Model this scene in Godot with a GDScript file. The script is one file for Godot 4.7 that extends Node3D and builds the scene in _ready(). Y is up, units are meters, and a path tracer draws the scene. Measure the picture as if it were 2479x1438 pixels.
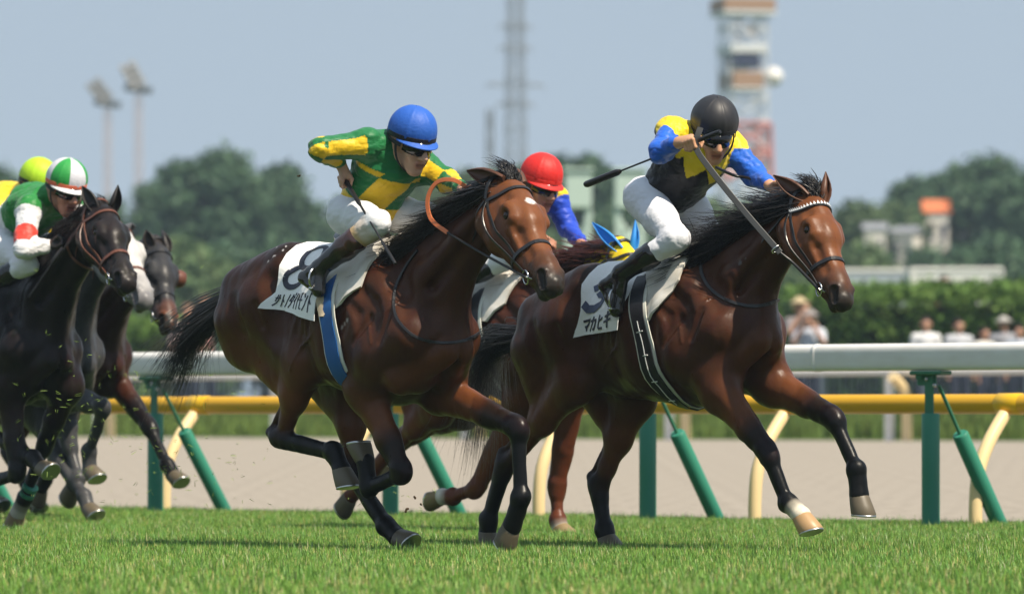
extends Node3D
# A flat horse race seen from the rail through a long lens. y is up, metres, the turf is at y = 0.

const FOCAL := 13500.0
const EYE := Vector3(0.0, 0.67, 27.4)
var rng := RandomNumberGenerator.new()
var taken := {}
var mats := {}
var jobs: Array = []

func at(px: float, py: float, depth: float) -> Vector3:
	return EYE + Vector3((px - 1239.5) / FOCAL, (1000.0 - py) / FOCAL, -1.0) * depth

func numbered(called: String) -> String:
	var n: int = taken.get(called, -1) + 1
	taken[called] = n
	return called if n == 0 else "%s_%03d" % [called, n]

func thing(called: String, label: String, category: String, where := Vector3.ZERO, turn := 0.0, group := "") -> Node3D:
	var o := Node3D.new()
	o.name = numbered(called)
	add_child(o, true)
	o.position = where
	o.rotation.y = turn
	tag(o, label, category, group)
	return o

func tag(o: Node, label: String, category: String, group := "") -> Node:
	o.set_meta("label", label)
	o.set_meta("category", category)
	if group != "":
		o.set_meta("group", group)
	return o

func part(called: String, mesh: Mesh, mat: Material, parent: Node, label := "") -> MeshInstance3D:
	var o := MeshInstance3D.new()
	o.name = called if parent != self else numbered(called)
	o.mesh = mesh
	o.material_override = mat
	parent.add_child(o, true)
	if label != "":
		o.set_meta("label", label)
	return o

func again(o: Node3D, where: Vector3, turn: float, label: String, group := "") -> Node3D:
	var c: Node3D = o.duplicate()
	c.name = numbered(String(o.name).rstrip("0123456789").rstrip("_"))
	add_child(c, true)
	c.position = where
	c.rotation.y = turn
	c.set_meta("label", label)
	if group != "":
		c.set_meta("group", group)
	return c

func lin(r: float, g: float, b: float) -> Color:
	return Color(r, g, b)

func paint(called: String, c: Color, rough := 0.6, spec := 0.5, metal := 0.0) -> StandardMaterial3D:
	# c is the real-world base colour, linear
	var m := StandardMaterial3D.new()
	m.albedo_color = c.linear_to_srgb()
	m.roughness = rough
	m.metallic_specular = spec
	m.metallic = metal
	mats[called] = m
	return m

func tinted(called: String, rough := 0.6, spec := 0.5) -> StandardMaterial3D:
	var m := paint(called, Color.WHITE, rough, spec)
	m.vertex_color_use_as_albedo = true
	return m

func noise_map(freq: float, size: int, bump: float, octaves := 4, seed_ := 1, low := Color(0.8, 0.8, 0.8), normal := true) -> NoiseTexture2D:
	var n := FastNoiseLite.new()
	n.seed = seed_
	n.frequency = freq
	n.fractal_octaves = octaves
	var t := NoiseTexture2D.new()
	t.width = size
	t.height = size
	t.seamless = true
	t.noise = n
	if normal:
		t.as_normal_map = true
		t.bump_strength = bump
	else:
		var g := Gradient.new()
		g.set_color(0, low)
		g.set_color(1, Color.WHITE)
		t.color_ramp = g
	return t

# ---------------------------------------------------------------- blended solids
class Solid:
	var a := PackedVector3Array()
	var d := PackedVector3Array()
	var n := PackedVector3Array()
	var sq := PackedFloat32Array()
	var il := PackedFloat32Array()
	var ra := PackedFloat32Array()
	var dr := PackedFloat32Array()
	var k := PackedFloat32Array()
	var m := PackedFloat32Array()
	var sub := PackedByteArray()
	var col := PackedColorArray()
	var lo := Vector3(1e9, 1e9, 1e9)
	var hi := Vector3(-1e9, -1e9, -1e9)
	var ripple: FastNoiseLite
	var amp := 0.0
	var stretch := Vector3.ONE

	func bone(p: Vector3, q: Vector3, r0: float, r1: float, blend: float, c: Color, flat := Vector3.ZERO, thin := 1.0, cut := false) -> void:
		var f := 0.0
		if thin != 1.0:
			f = 1.0 / thin - 1.0
		var dd := q - p
		dd += flat * (dd.dot(flat) * f)
		a.append(p)
		d.append(dd)
		n.append(flat)
		sq.append(f)
		il.append(1.0 / maxf(dd.length_squared(), 1e-9))
		ra.append(r0)
		dr.append(r1 - r0)
		k.append(blend)
		m.append(minf(1.0, thin))
		sub.append(1 if cut else 0)
		col.append(c)
		if not cut:
			var r := Vector3.ONE * (maxf(r0, r1) * maxf(1.0, thin) + 0.01)
			lo = lo.min(p - r).min(q - r)
			hi = hi.max(p + r).max(q + r)

	func ball(p: Vector3, r: float, blend: float, c: Color, cut := false) -> void:
		bone(p, p + Vector3(0, 0.001, 0), r, r, blend, c, Vector3.ZERO, 1.0, cut)

	func one(i: int, p: Vector3) -> float:
		var q := p - a[i]
		if sq[i] != 0.0:
			q += n[i] * (q.dot(n[i]) * sq[i])
		var h := clampf(q.dot(d[i]) * il[i], 0.0, 1.0)
		return ((q - d[i] * h).length() - ra[i] - dr[i] * h) * m[i]

	func over(list: PackedInt32Array, p: Vector3) -> float:
		var r := 9.0
		for i in list:
			var q := p - a[i]
			if sq[i] != 0.0:
				q += n[i] * (q.dot(n[i]) * sq[i])
			var t := clampf(q.dot(d[i]) * il[i], 0.0, 1.0)
			var e := ((q - d[i] * t).length() - ra[i] - dr[i] * t) * m[i]
			var kk := k[i]
			if sub[i] == 0:
				if e - r >= kk:
					continue
				if r - e >= kk:
					r = e
				else:
					var h := 0.5 + 0.5 * (r - e) / kk
					r = lerpf(r, e, h) - kk * h * (1.0 - h)
			else:
				e = -e
				if r - e >= kk:
					continue
				if e - r >= kk:
					r = e
				else:
					var h2 := 0.5 + 0.5 * (e - r) / kk
					r = lerpf(r, e, h2) + kk * h2 * (1.0 - h2)
		if amp > 0.0 and absf(r) < 0.05:
			r += amp * ripple.get_noise_3dv(p * stretch)
		return r

	func everything() -> PackedInt32Array:
		var l := PackedInt32Array()
		for i in a.size():
			l.append(i)
		return l

	func dist(p: Vector3) -> float:
		return over(everything(), p)

	func shade(list: PackedInt32Array, p: Vector3) -> Color:
		var r := 9.0
		var c := Color.BLACK
		for i in list:
			var e := one(i, p)
			var kk := maxf(k[i], 0.012)
			if sub[i] == 0:
				var h := clampf(0.5 + 0.5 * (r - e) / kk, 0.0, 1.0)
				r = lerpf(r, e, h) - kk * h * (1.0 - h)
				c = c.lerp(col[i], h)
			else:
				if col[i].a > 0.5:
					c = c.lerp(col[i], clampf(0.5 - 0.5 * e / 0.008, 0.0, 1.0))
		return c

	# marches from a point along a direction to the surface lifted by lift
	func hit(from: Vector3, along: Vector3, lift: float, reach: float, first := 0) -> Vector3:
		var l := PackedInt32Array()
		for i in (first if first > 0 else a.size()):
			var mid := a[i]
			var t := clampf((mid - from).dot(along), 0.0, reach)
			if one(i, from + along * t) < 0.6:
				l.append(i)
		var s := 0.0
		var p := from
		for step in 60:
			p = from + along * s
			var e := over(l, p) - lift
			if e < 0.0005:
				return p
			s += maxf(e * 0.8, 0.0005)
			if s > reach:
				break
		return Vector3(INF, 0, 0)

	func out(p: Vector3) -> Vector3:
		var l := everything()
		var e := 0.004
		var g := Vector3(over(l, p + Vector3(e, 0, 0)) - over(l, p - Vector3(e, 0, 0)), over(l, p + Vector3(0, e, 0)) - over(l, p - Vector3(0, e, 0)), over(l, p + Vector3(0, 0, e)) - over(l, p - Vector3(0, 0, e)))
		return g.normalized()

	# moves a point to the surface lifted by lift
	func settle(p: Vector3, lift: float) -> Vector3:
		for step in 5:
			p -= out(p) * (dist(p) - lift)
		return p

	# surface nets: one vertex per crossed cell, one quad per crossed edge
	func arrays(cell: float, tint = null) -> Array:
		var lo2 := lo - Vector3.ONE * cell * 3.0
		var n3 := Vector3i(((hi - lo2) / (cell * 16.0)).ceil()) + Vector3i.ONE
		var nx := n3.x * 16 + 1
		var ny := n3.y * 16 + 1
		var nz := n3.z * 16 + 1
		var sy := nx
		var sz := nx * ny
		var val := PackedFloat32Array()
		val.resize(sz * nz)
		val.fill(9.0)
		var vid := PackedInt32Array()
		vid.resize(sz * nz)
		vid.fill(-1)
		var verts := PackedVector3Array()
		var norms := PackedVector3Array()
		var cols := PackedColorArray()
		var cells := PackedInt32Array()
		var all := everything()
		var half16 := cell * 16.0 * 0.867
		var half4 := cell * 4.0 * 0.867
		var slack := cell * 0.6 + amp
		var kmax := 0.0
		for x in k:
			kmax = maxf(kmax, x)
		for bz in n3.z:
			for by in n3.y:
				for bx in n3.x:
					var c16 := lo2 + Vector3(bx + 0.5, by + 0.5, bz + 0.5) * (cell * 16.0)
					var near := PackedInt32Array()
					for i in all:
						if one(i, c16) < half16 + kmax + slack:
							near.append(i)
					if near.is_empty():
						continue
					if absf(over(near, c16)) > half16 + slack:
						continue
					for j in 64:
						var ox := bx * 16 + (j & 3) * 4
						var oy := by * 16 + ((j >> 2) & 3) * 4
						var oz := bz * 16 + (j >> 4) * 4
						var c4 := lo2 + Vector3(ox + 2, oy + 2, oz + 2) * cell
						if absf(over(near, c4)) > half4 + slack:
							continue
						var few := PackedInt32Array()
						for i in near:
							if one(i, c4) < half4 + k[i] + kmax * 0.5 + slack:
								few.append(i)
						if few.is_empty():
							continue
						for z in range(oz, oz + 5):
							for y in range(oy, oy + 5):
								var row := z * sz + y * sy
								for x in range(ox, ox + 5):
									if val[row + x] == 9.0:
										val[row + x] = over(few, lo2 + Vector3(x, y, z) * cell)
						for z in range(oz, oz + 4):
							for y in range(oy, oy + 4):
								for x in range(ox, ox + 4):
									var q := z * sz + y * sy + x
									var v0 := val[q]
									var v1 := val[q + 1]
									var v2 := val[q + sy]
									var v3 := val[q + sy + 1]
									var v4 := val[q + sz]
									var v5 := val[q + sz + 1]
									var v6 := val[q + sz + sy]
									var v7 := val[q + sz + sy + 1]
									var s := int(v0 < 0.0) + int(v1 < 0.0) + int(v2 < 0.0) + int(v3 < 0.0) + int(v4 < 0.0) + int(v5 < 0.0) + int(v6 < 0.0) + int(v7 < 0.0)
									if s == 0 or s == 8:
										continue
									var g := Vector3((v1 - v0) + (v3 - v2) + (v5 - v4) + (v7 - v6), (v2 - v0) + (v3 - v1) + (v6 - v4) + (v7 - v5), (v4 - v0) + (v5 - v1) + (v6 - v2) + (v7 - v3))
									var sum := Vector3.ZERO
									var cnt := 0
									if (v0 < 0.0) != (v1 < 0.0): sum += Vector3(v0 / (v0 - v1), 0, 0); cnt += 1
									if (v2 < 0.0) != (v3 < 0.0): sum += Vector3(v2 / (v2 - v3), 1, 0); cnt += 1
									if (v4 < 0.0) != (v5 < 0.0): sum += Vector3(v4 / (v4 - v5), 0, 1); cnt += 1
									if (v6 < 0.0) != (v7 < 0.0): sum += Vector3(v6 / (v6 - v7), 1, 1); cnt += 1
									if (v0 < 0.0) != (v2 < 0.0): sum += Vector3(0, v0 / (v0 - v2), 0); cnt += 1
									if (v1 < 0.0) != (v3 < 0.0): sum += Vector3(1, v1 / (v1 - v3), 0); cnt += 1
									if (v4 < 0.0) != (v6 < 0.0): sum += Vector3(0, v4 / (v4 - v6), 1); cnt += 1
									if (v5 < 0.0) != (v7 < 0.0): sum += Vector3(1, v5 / (v5 - v7), 1); cnt += 1
									if (v0 < 0.0) != (v4 < 0.0): sum += Vector3(0, 0, v0 / (v0 - v4)); cnt += 1
									if (v1 < 0.0) != (v5 < 0.0): sum += Vector3(1, 0, v1 / (v1 - v5)); cnt += 1
									if (v2 < 0.0) != (v6 < 0.0): sum += Vector3(0, 1, v2 / (v2 - v6)); cnt += 1
									if (v3 < 0.0) != (v7 < 0.0): sum += Vector3(1, 1, v3 / (v3 - v7)); cnt += 1
									var p := lo2 + (Vector3(x, y, z) + sum / cnt) * cell
									vid[q] = verts.size()
									verts.append(p)
									var nn := g.normalized()
									norms.append(nn)
									var cc := shade(few, p)
									if tint != null:
										cc = tint.call(p, nn, cc)
									cols.append(cc)
									cells.append(q)
		var idx := PackedInt32Array()
		for q in cells:
			var v0 := val[q] < 0.0
			if v0 != (val[q + 1] < 0.0):
				quad(idx, vid[q], vid[q - sy], vid[q - sy - sz], vid[q - sz], v0)
			if v0 != (val[q + sy] < 0.0):
				quad(idx, vid[q], vid[q - sz], vid[q - sz - 1], vid[q - 1], v0)
			if v0 != (val[q + sz] < 0.0):
				quad(idx, vid[q], vid[q - 1], vid[q - 1 - sy], vid[q - sy], v0)
		var arr: Array = []
		arr.resize(Mesh.ARRAY_MAX)
		arr[Mesh.ARRAY_VERTEX] = verts
		arr[Mesh.ARRAY_NORMAL] = norms
		arr[Mesh.ARRAY_COLOR] = cols
		arr[Mesh.ARRAY_INDEX] = idx
		return arr

	static func quad(idx: PackedInt32Array, a_: int, b_: int, c_: int, d_: int, flip: bool) -> void:
		if a_ < 0 or b_ < 0 or c_ < 0 or d_ < 0:
			return
		if flip:
			idx.append_array(PackedInt32Array([a_, c_, b_, a_, d_, c_]))
		else:
			idx.append_array(PackedInt32Array([a_, b_, c_, a_, c_, d_]))

func later(called: String, s: Solid, cell: float, mat: Material, parent: Node, tint = null, label := "") -> void:
	jobs.append({"name": called, "solid": s, "cell": cell, "mat": mat, "parent": parent, "tint": tint, "label": label})

func run_job(i: int) -> void:
	jobs[i]["done"] = jobs[i].solid.arrays(jobs[i].cell, jobs[i].tint)

func run_jobs() -> void:
	var g := WorkerThreadPool.add_group_task(run_job, jobs.size(), -1, true)
	WorkerThreadPool.wait_for_group_task_completion(g)
	for j in jobs:
		var am := ArrayMesh.new()
		am.add_surface_from_arrays(Mesh.PRIMITIVE_TRIANGLES, j.done)
		part(j.name, am, j.mat, j.parent, j.label)
	jobs.clear()

# ---------------------------------------------------------------- swept shapes
func start() -> SurfaceTool:
	var st := SurfaceTool.new()
	st.begin(Mesh.PRIMITIVE_TRIANGLES)
	return st

func done(st: SurfaceTool) -> ArrayMesh:
	st.generate_normals()
	return st.commit()

func face(st: SurfaceTool, p: Vector3, q: Vector3, r: Vector3) -> void:
	st.add_vertex(p)
	st.add_vertex(q)
	st.add_vertex(r)

func face4(st: SurfaceTool, p: Vector3, q: Vector3, r: Vector3, s: Vector3) -> void:
	face(st, p, q, r)
	face(st, p, r, s)

# a sweep through rings of equal length; each ring is a closed loop, ends capped
func loft(st: SurfaceTool, rings: Array, smooth := 0, caps := true) -> void:
	st.set_smooth_group(smooth)
	var m: int = rings[0].size()
	for i in rings.size() - 1:
		for j in m:
			var j2 := (j + 1) % m
			face4(st, rings[i][j2], rings[i + 1][j2], rings[i + 1][j], rings[i][j])
	if caps:
		st.set_smooth_group(-1)
		for e in [0, rings.size() - 1]:
			var mid := Vector3.ZERO
			for p in rings[e]:
				mid += p
			mid /= m
			for j in m:
				if e != 0:
					face(st, mid, rings[e][j], rings[e][(j + 1) % m])
				else:
					face(st, mid, rings[e][(j + 1) % m], rings[e][j])

func frame_of(dir: Vector3, hint := Vector3.UP) -> Basis:
	var z := dir.normalized()
	var x := hint.cross(z)
	if x.length() < 1e-4:
		x = Vector3(1, 0, 0.01).cross(z)
	x = x.normalized()
	return Basis(x, z.cross(x), z)

func tube(st: SurfaceTool, pts: Array, radii: Array, sides := 8, hint := Vector3.UP, squash := 1.0) -> void:
	var rings := []
	for i in pts.size():
		var dir: Vector3 = pts[mini(i + 1, pts.size() - 1)] - pts[maxi(i - 1, 0)]
		var b := frame_of(dir, hint)
		var r: float = radii[mini(i, radii.size() - 1)]
		var ring := PackedVector3Array()
		for j in sides:
			var w := -TAU * j / sides
			ring.append(pts[i] + b.x * (cos(w) * r) + b.y * (sin(w) * r * squash))
		rings.append(ring)
	loft(st, rings)

# a flat strap through points, lying with its face along normals
func strap(st: SurfaceTool, pts: Array, normals: Array, width: float, thick: float, closed := false) -> void:
	var rings := []
	for i in pts.size():
		var dir: Vector3 = pts[mini(i + 1, pts.size() - 1)] - pts[maxi(i - 1, 0)]
		if closed:
			dir = pts[(i + 1) % pts.size()] - pts[(i - 1 + pts.size()) % pts.size()]
		var nn: Vector3 = normals[i]
		var side := dir.normalized().cross(nn).normalized() * width * 0.5
		var up := nn.normalized() * thick * 0.5
		var ring := PackedVector3Array()
		for e in [[1.0, 0.7], [0.85, 1.0], [-0.85, 1.0], [-1.0, 0.7], [-1.0, -0.7], [-0.85, -1.0], [0.85, -1.0], [1.0, -0.7]]:
			ring.append(pts[i] + side * e[0] + up * e[1])
		rings.append(ring)
	if closed:
		rings.append(rings[0])
	loft(st, rings, -1, not closed)

func curve(ctrl: Array, steps: int) -> Array:
	var c := Curve3D.new()
	var n := ctrl.size()
	for i in n:
		var t: Vector3 = (ctrl[mini(i + 1, n - 1)] - ctrl[maxi(i - 1, 0)]) / 6.0
		c.add_point(ctrl[i], -t, t)
	var r := []
	for i in steps + 1:
		var u := float(i) / steps * (n - 1)
		var k := mini(int(u), n - 2)
		r.append(c.sample(k, u - k))
	return r

func bx(st: SurfaceTool, c: Vector3, size: Vector3, b := Basis.IDENTITY, bevel := 0.0) -> void:
	var h := size * 0.5
	st.set_smooth_group(-1)
	var e := minf(bevel, minf(h.x, minf(h.y, h.z)) * 0.9)
	var rings := []
	var levels := [[-h.y, e], [-h.y + e, 0.0], [h.y - e, 0.0], [h.y, e]] if e > 0.0 else [[-h.y, 0.0], [h.y, 0.0]]
	for lv in levels:
		var hx: float = h.x - lv[1]
		var hz: float = h.z - lv[1]
		var y: float = lv[0]
		var ring := PackedVector3Array()
		var cs := [[-hx + e, -hz], [hx - e, -hz], [hx, -hz + e], [hx, hz - e], [hx - e, hz], [-hx + e, hz], [-hx, hz - e], [-hx, -hz + e]] if e > 0.0 else [[-hx, -hz], [hx, -hz], [hx, hz], [-hx, hz]]
		for q in cs:
			ring.append(c + b * Vector3(q[0], y, q[1]))
		rings.append(ring)
	loft(st, rings, -1)

func lathe(st: SurfaceTool, c: Vector3, b: Basis, prof: Array, sides := 16, smooth := 0) -> void:
	# prof: [radius, height] from the bottom up, round b.y
	var rings := []
	for p in prof:
		var ring := PackedVector3Array()
		for j in sides:
			var w := TAU * j / sides
			ring.append(c + b.x * (cos(w) * p[0]) + b.z * (sin(w) * p[0]) + b.y * p[1])
		rings.append(ring)
	loft(st, rings, smooth)

func multi(called: String, mesh: Mesh, mat: Material, where: Array, parent: Node, tints := []) -> MultiMeshInstance3D:
	var mm := MultiMesh.new()
	mm.transform_format = MultiMesh.TRANSFORM_3D
	mm.use_colors = tints.size() > 0
	mm.mesh = mesh
	mm.instance_count = where.size()
	for i in where.size():
		mm.set_instance_transform(i, where[i])
		if tints.size() > 0:
			mm.set_instance_color(i, tints[i % tints.size()])
	var o := MultiMeshInstance3D.new()
	o.name = called if parent != self else numbered(called)
	o.multimesh = mm
	o.material_override = mat
	parent.add_child(o, true)
	return o

func _ready() -> void:
	rng.seed = 20160529
	# camera: long lens, low at the outer rail, pointed a little upwards
	var cam := Camera3D.new()
	cam.name = "camera"
	add_child(cam)
	cam.position = EYE
	cam.fov = rad_to_deg(2.0 * atan(719.0 / FOCAL))
	cam.rotation.x = atan(281.0 / FOCAL)
	cam.near = 1.0
	cam.far = 3000.0
	var lens := CameraAttributesPhysical.new()
	lens.frustum_focal_length = 12.0 * FOCAL / 719.0
	lens.frustum_focus_distance = 27.4
	lens.exposure_aperture = 3.8
	lens.exposure_multiplier = 1.0
	cam.attributes = lens
	# sky, sun, air
	var env := Environment.new()
	env.background_mode = Environment.BG_SKY
	var sky := ProceduralSkyMaterial.new()
	sky.sky_top_color = Color(0.672, 0.75, 0.832)
	sky.sky_horizon_color = Color(0.73, 0.793, 0.85)
	sky.sky_curve = 0.14
	sky.sky_energy_multiplier = 0.85
	sky.ground_horizon_color = Color(0.62, 0.68, 0.74)
	sky.ground_bottom_color = Color(0.30, 0.34, 0.26)
	sky.sun_angle_max = 0.0
	env.sky = Sky.new()
	env.sky.sky_material = sky
	env.tonemap_mode = Environment.TONE_MAPPER_LINEAR
	env.tonemap_exposure = 1.36
	env.sdfgi_enabled = true
	env.ssao_enabled = true
	env.ssil_enabled = true
	env.fog_enabled = true
	env.fog_density = 0.0004
	env.fog_light_color = Color(0.72, 0.80, 0.88)
	var world := WorldEnvironment.new()
	world.name = "world"
	world.environment = env
	add_child(world)
	var sun := DirectionalLight3D.new()
	sun.name = "sun"
	add_child(sun)
	sun.light_energy = 1.6
	sun.light_color = Color(1.0, 0.95, 0.87)
	sun.light_angular_distance = 0.6
	sun.shadow_enabled = true
	sun.look_at_from_position(Vector3(0.56, 1.12, 0.50), Vector3.ZERO)

	materials()
	clump = leaf_clump(26, 7)
	setting()
	field()

func materials() -> void:
	paint("soil", Color(0.055, 0.07, 0.022), 0.95, 0.1)
	var m := tinted("grass", 0.6, 0.3)
	m.backlight = Color(0.25, 0.3, 0.08)
	m = tinted("leaf", 0.55, 0.3)
	m.backlight = Color(0.12, 0.16, 0.04)
	paint("twigs", Color(0.02, 0.025, 0.01), 0.9, 0.1)
	paint("bark", Color(0.06, 0.045, 0.03), 0.9, 0.1)
	m = paint("dirt", Color(0.375, 0.335, 0.285), 0.95, 0.1)
	m.albedo_texture = noise_map(0.02, 512, 0.0, 5, 4, Color(0.80, 0.80, 0.80), false)
	m.uv1_triplanar = true
	m.uv1_world_triplanar = true
	m.uv1_scale = Vector3.ONE * 0.5
	m.normal_enabled = true
	m.normal_texture = noise_map(0.09, 512, 2.0, 5, 5)
	m.normal_scale = 0.5
	paint("infield", Color(0.055, 0.095, 0.022), 0.9, 0.1)
	paint("white_rail", Color(0.84, 0.83, 0.82), 0.3)
	for e in ["white_rail"]:
		m = mats[e]
		m.albedo_texture = noise_map(0.02, 256, 0.0, 6, 71, Color(0.93, 0.92, 0.90), false)
		m.uv1_triplanar = true
		m.uv1_scale = Vector3(1.2, 2.5, 1.2)
	m = paint("green_pad", Color(0.025, 0.21, 0.135), 0.5)
	m.normal_enabled = true
	m.normal_texture = noise_map(0.05, 256, 1.5, 3, 15)
	m.uv1_triplanar = true
	m.uv1_scale = Vector3.ONE * 6.0
	paint("green_metal", Color(0.03, 0.17, 0.10), 0.4)
	paint("yellow_rail", Color(0.66, 0.36, 0.006), 0.4)
	paint("yellow_clamp", Color(0.76, 0.45, 0.008), 0.35)
	paint("cream", Color(0.83, 0.63, 0.33), 0.45)
	paint("dark_metal", Color(0.10, 0.11, 0.115), 0.5)
	paint("grey_metal", Color(0.33, 0.34, 0.36), 0.5)
	paint("steel", Color(0.62, 0.62, 0.62), 0.22, 0.5, 1.0)
	paint("shoe", Color(0.55, 0.55, 0.54), 0.35, 0.5, 1.0)
	paint("pylon", Color(0.20, 0.21, 0.22), 0.6)
	paint("pale_paint", Color(0.62, 0.64, 0.65), 0.5)
	paint("red_paint", Color(0.55, 0.20, 0.17), 0.5)
	paint("red_white", Color(0.52, 0.43, 0.42), 0.5)
	paint("cabin", Color(0.33, 0.20, 0.12), 0.7)
	paint("dark_glass", Color(0.03, 0.035, 0.07), 0.1)
	paint("pale_green", Color(0.50, 0.62, 0.55), 0.5)
	paint("trailer_grey", Color(0.38, 0.43, 0.48), 0.4)
	paint("trailer_white", Color(0.76, 0.76, 0.74), 0.4)
	paint("tyre", Color(0.02, 0.02, 0.02), 0.8)
	paint("house_wall", Color(0.70, 0.66, 0.60), 0.8)
	paint("roof_orange", Color(0.60, 0.16, 0.05), 0.7)
	paint("roof_grey", Color(0.25, 0.26, 0.29), 0.6)
	# animals and tack
	var sheen := noise_map(0.012, 256, 0.0, 5, 61, Color(0.24, 0.24, 0.24), false)
	(sheen.color_ramp as Gradient).set_color(1, Color(0.56, 0.56, 0.56))
	for e in [["coat_bay", 0.43], ["coat_black", 0.40], ["coat_grey", 0.55]]:
		m = tinted(e[0], e[1], 0.32)
		m.normal_enabled = true
		m.normal_texture = noise_map(0.03, 512, 2.0, 4, 21)
		m.normal_scale = 0.5
		m.uv1_triplanar = true
		m.uv1_scale = Vector3(5, 2.5, 5)
		m.roughness = 1.0
		m.roughness_texture = sheen
		m.roughness_texture_channel = BaseMaterial3D.TEXTURE_CHANNEL_RED
	paint("coat_bay_ear", Color(0.10, 0.038, 0.018), 0.5)
	paint("coat_black_ear", Color(0.016, 0.012, 0.011), 0.5)
	paint("coat_grey_ear", Color(0.12, 0.12, 0.13), 0.5)
	paint("hood_blue", Color(0.02, 0.25, 0.70), 0.6)
	paint("eye", Color(0.012, 0.006, 0.004), 0.06)
	m = paint("hoof", Color(0.115, 0.092, 0.058), 0.5)
	m = paint("hoof_pale", Color(0.42, 0.26, 0.12), 0.45)
	m = paint("hoof_dirty", Color(0.24, 0.17, 0.08), 0.6)
	m = paint("hair", Color(0.010, 0.009, 0.010), 0.42)
	m.rim_enabled = true
	m.rim = 0.2
	paint("hair_red", Color(0.07, 0.018, 0.012), 0.45)
	paint("leather", Color(0.014, 0.013, 0.014), 0.34)
	paint("leather_brown", Color(0.13, 0.045, 0.025), 0.4)
	paint("rein_orange", Color(0.62, 0.16, 0.05), 0.5)
	paint("rubber_grey", Color(0.032, 0.034, 0.035), 0.5)
	m = paint("cloth_white", Color(0.86, 0.86, 0.85), 0.75, 0.3)
	m.normal_enabled = true
	m.normal_texture = noise_map(0.02, 256, 3.0, 4, 31)
	m.uv1_triplanar = true
	m.uv1_scale = Vector3.ONE * 4.0
	m = paint("pad_white", Color(0.80, 0.79, 0.76), 0.6, 0.4)
	m.albedo_texture = noise_map(0.012, 256, 0.0, 5, 33, Color(0.88, 0.85, 0.80), false)
	m.uv1_triplanar = true
	m.uv1_scale = Vector3.ONE * 3.0
	m = paint("pad_beige", Color(0.55, 0.47, 0.36), 0.8, 0.2)
	m.albedo_texture = mats.pad_white.albedo_texture
	m.uv1_triplanar = true
	m.uv1_scale = Vector3.ONE * 9.0
	paint("white", Color(0.82, 0.82, 0.82), 0.5)
	paint("ink", Color(0.012, 0.014, 0.030), 0.5)
	paint("ink_blue", Color(0.03, 0.045, 0.10), 0.5)
	paint("girth_blue", Color(0.012, 0.10, 0.33), 0.45)
	paint("girth_black", Color(0.012, 0.012, 0.016), 0.45)
	paint("girth_edge", Color(0.74, 0.74, 0.66), 0.6)
	# riders
	m = tinted("skin", 0.45, 0.45)
	m.subsurf_scatter_enabled = true
	m.subsurf_scatter_strength = 0.12
	var fold := FastNoiseLite.new()
	fold.seed = 51
	fold.frequency = 0.011
	fold.fractal_type = FastNoiseLite.FRACTAL_RIDGED
	fold.fractal_octaves = 3
	var folds := NoiseTexture2D.new()
	folds.width = 512
	folds.height = 512
	folds.seamless = true
	folds.noise = fold
	folds.as_normal_map = true
	folds.bump_strength = 6.0
	m = tinted("silk", 0.5, 0.4)
	m.normal_enabled = true
	m.normal_texture = folds
	m.normal_scale = 0.6
	m.uv1_triplanar = true
	m.uv1_scale = Vector3(1.6, 2.6, 1.6)
	m.rim_enabled = true
	m.rim = 0.3
	m = tinted("breeches", 0.6, 0.4)
	m.normal_enabled = true
	m.normal_texture = folds
	m.normal_scale = 0.4
	m.uv1_triplanar = true
	m.uv1_scale = Vector3(3.6, 2.0, 3.6)
	m = tinted("boot", 0.16, 0.6)
	m = tinted("helmet", 0.55, 0.4)
	m.normal_enabled = true
	m.normal_texture = noise_map(0.03, 256, 3.0, 5, 41)
	m.normal_scale = 0.7
	m.uv1_triplanar = true
	m.uv1_scale = Vector3.ONE * 7.0
	m = tinted("bare_helmet", 0.5, 0.5)
	paint("lens", Color(0.006, 0.006, 0.008), 0.08)
	paint("black_cloth", Color(0.014, 0.014, 0.016), 0.7)
	tinted("clothes", 0.8, 0.3)
	m = paint("fresh_cut", Color(0.20, 0.30, 0.05), 0.7)
	m.backlight = Color(0.2, 0.25, 0.05)

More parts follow.
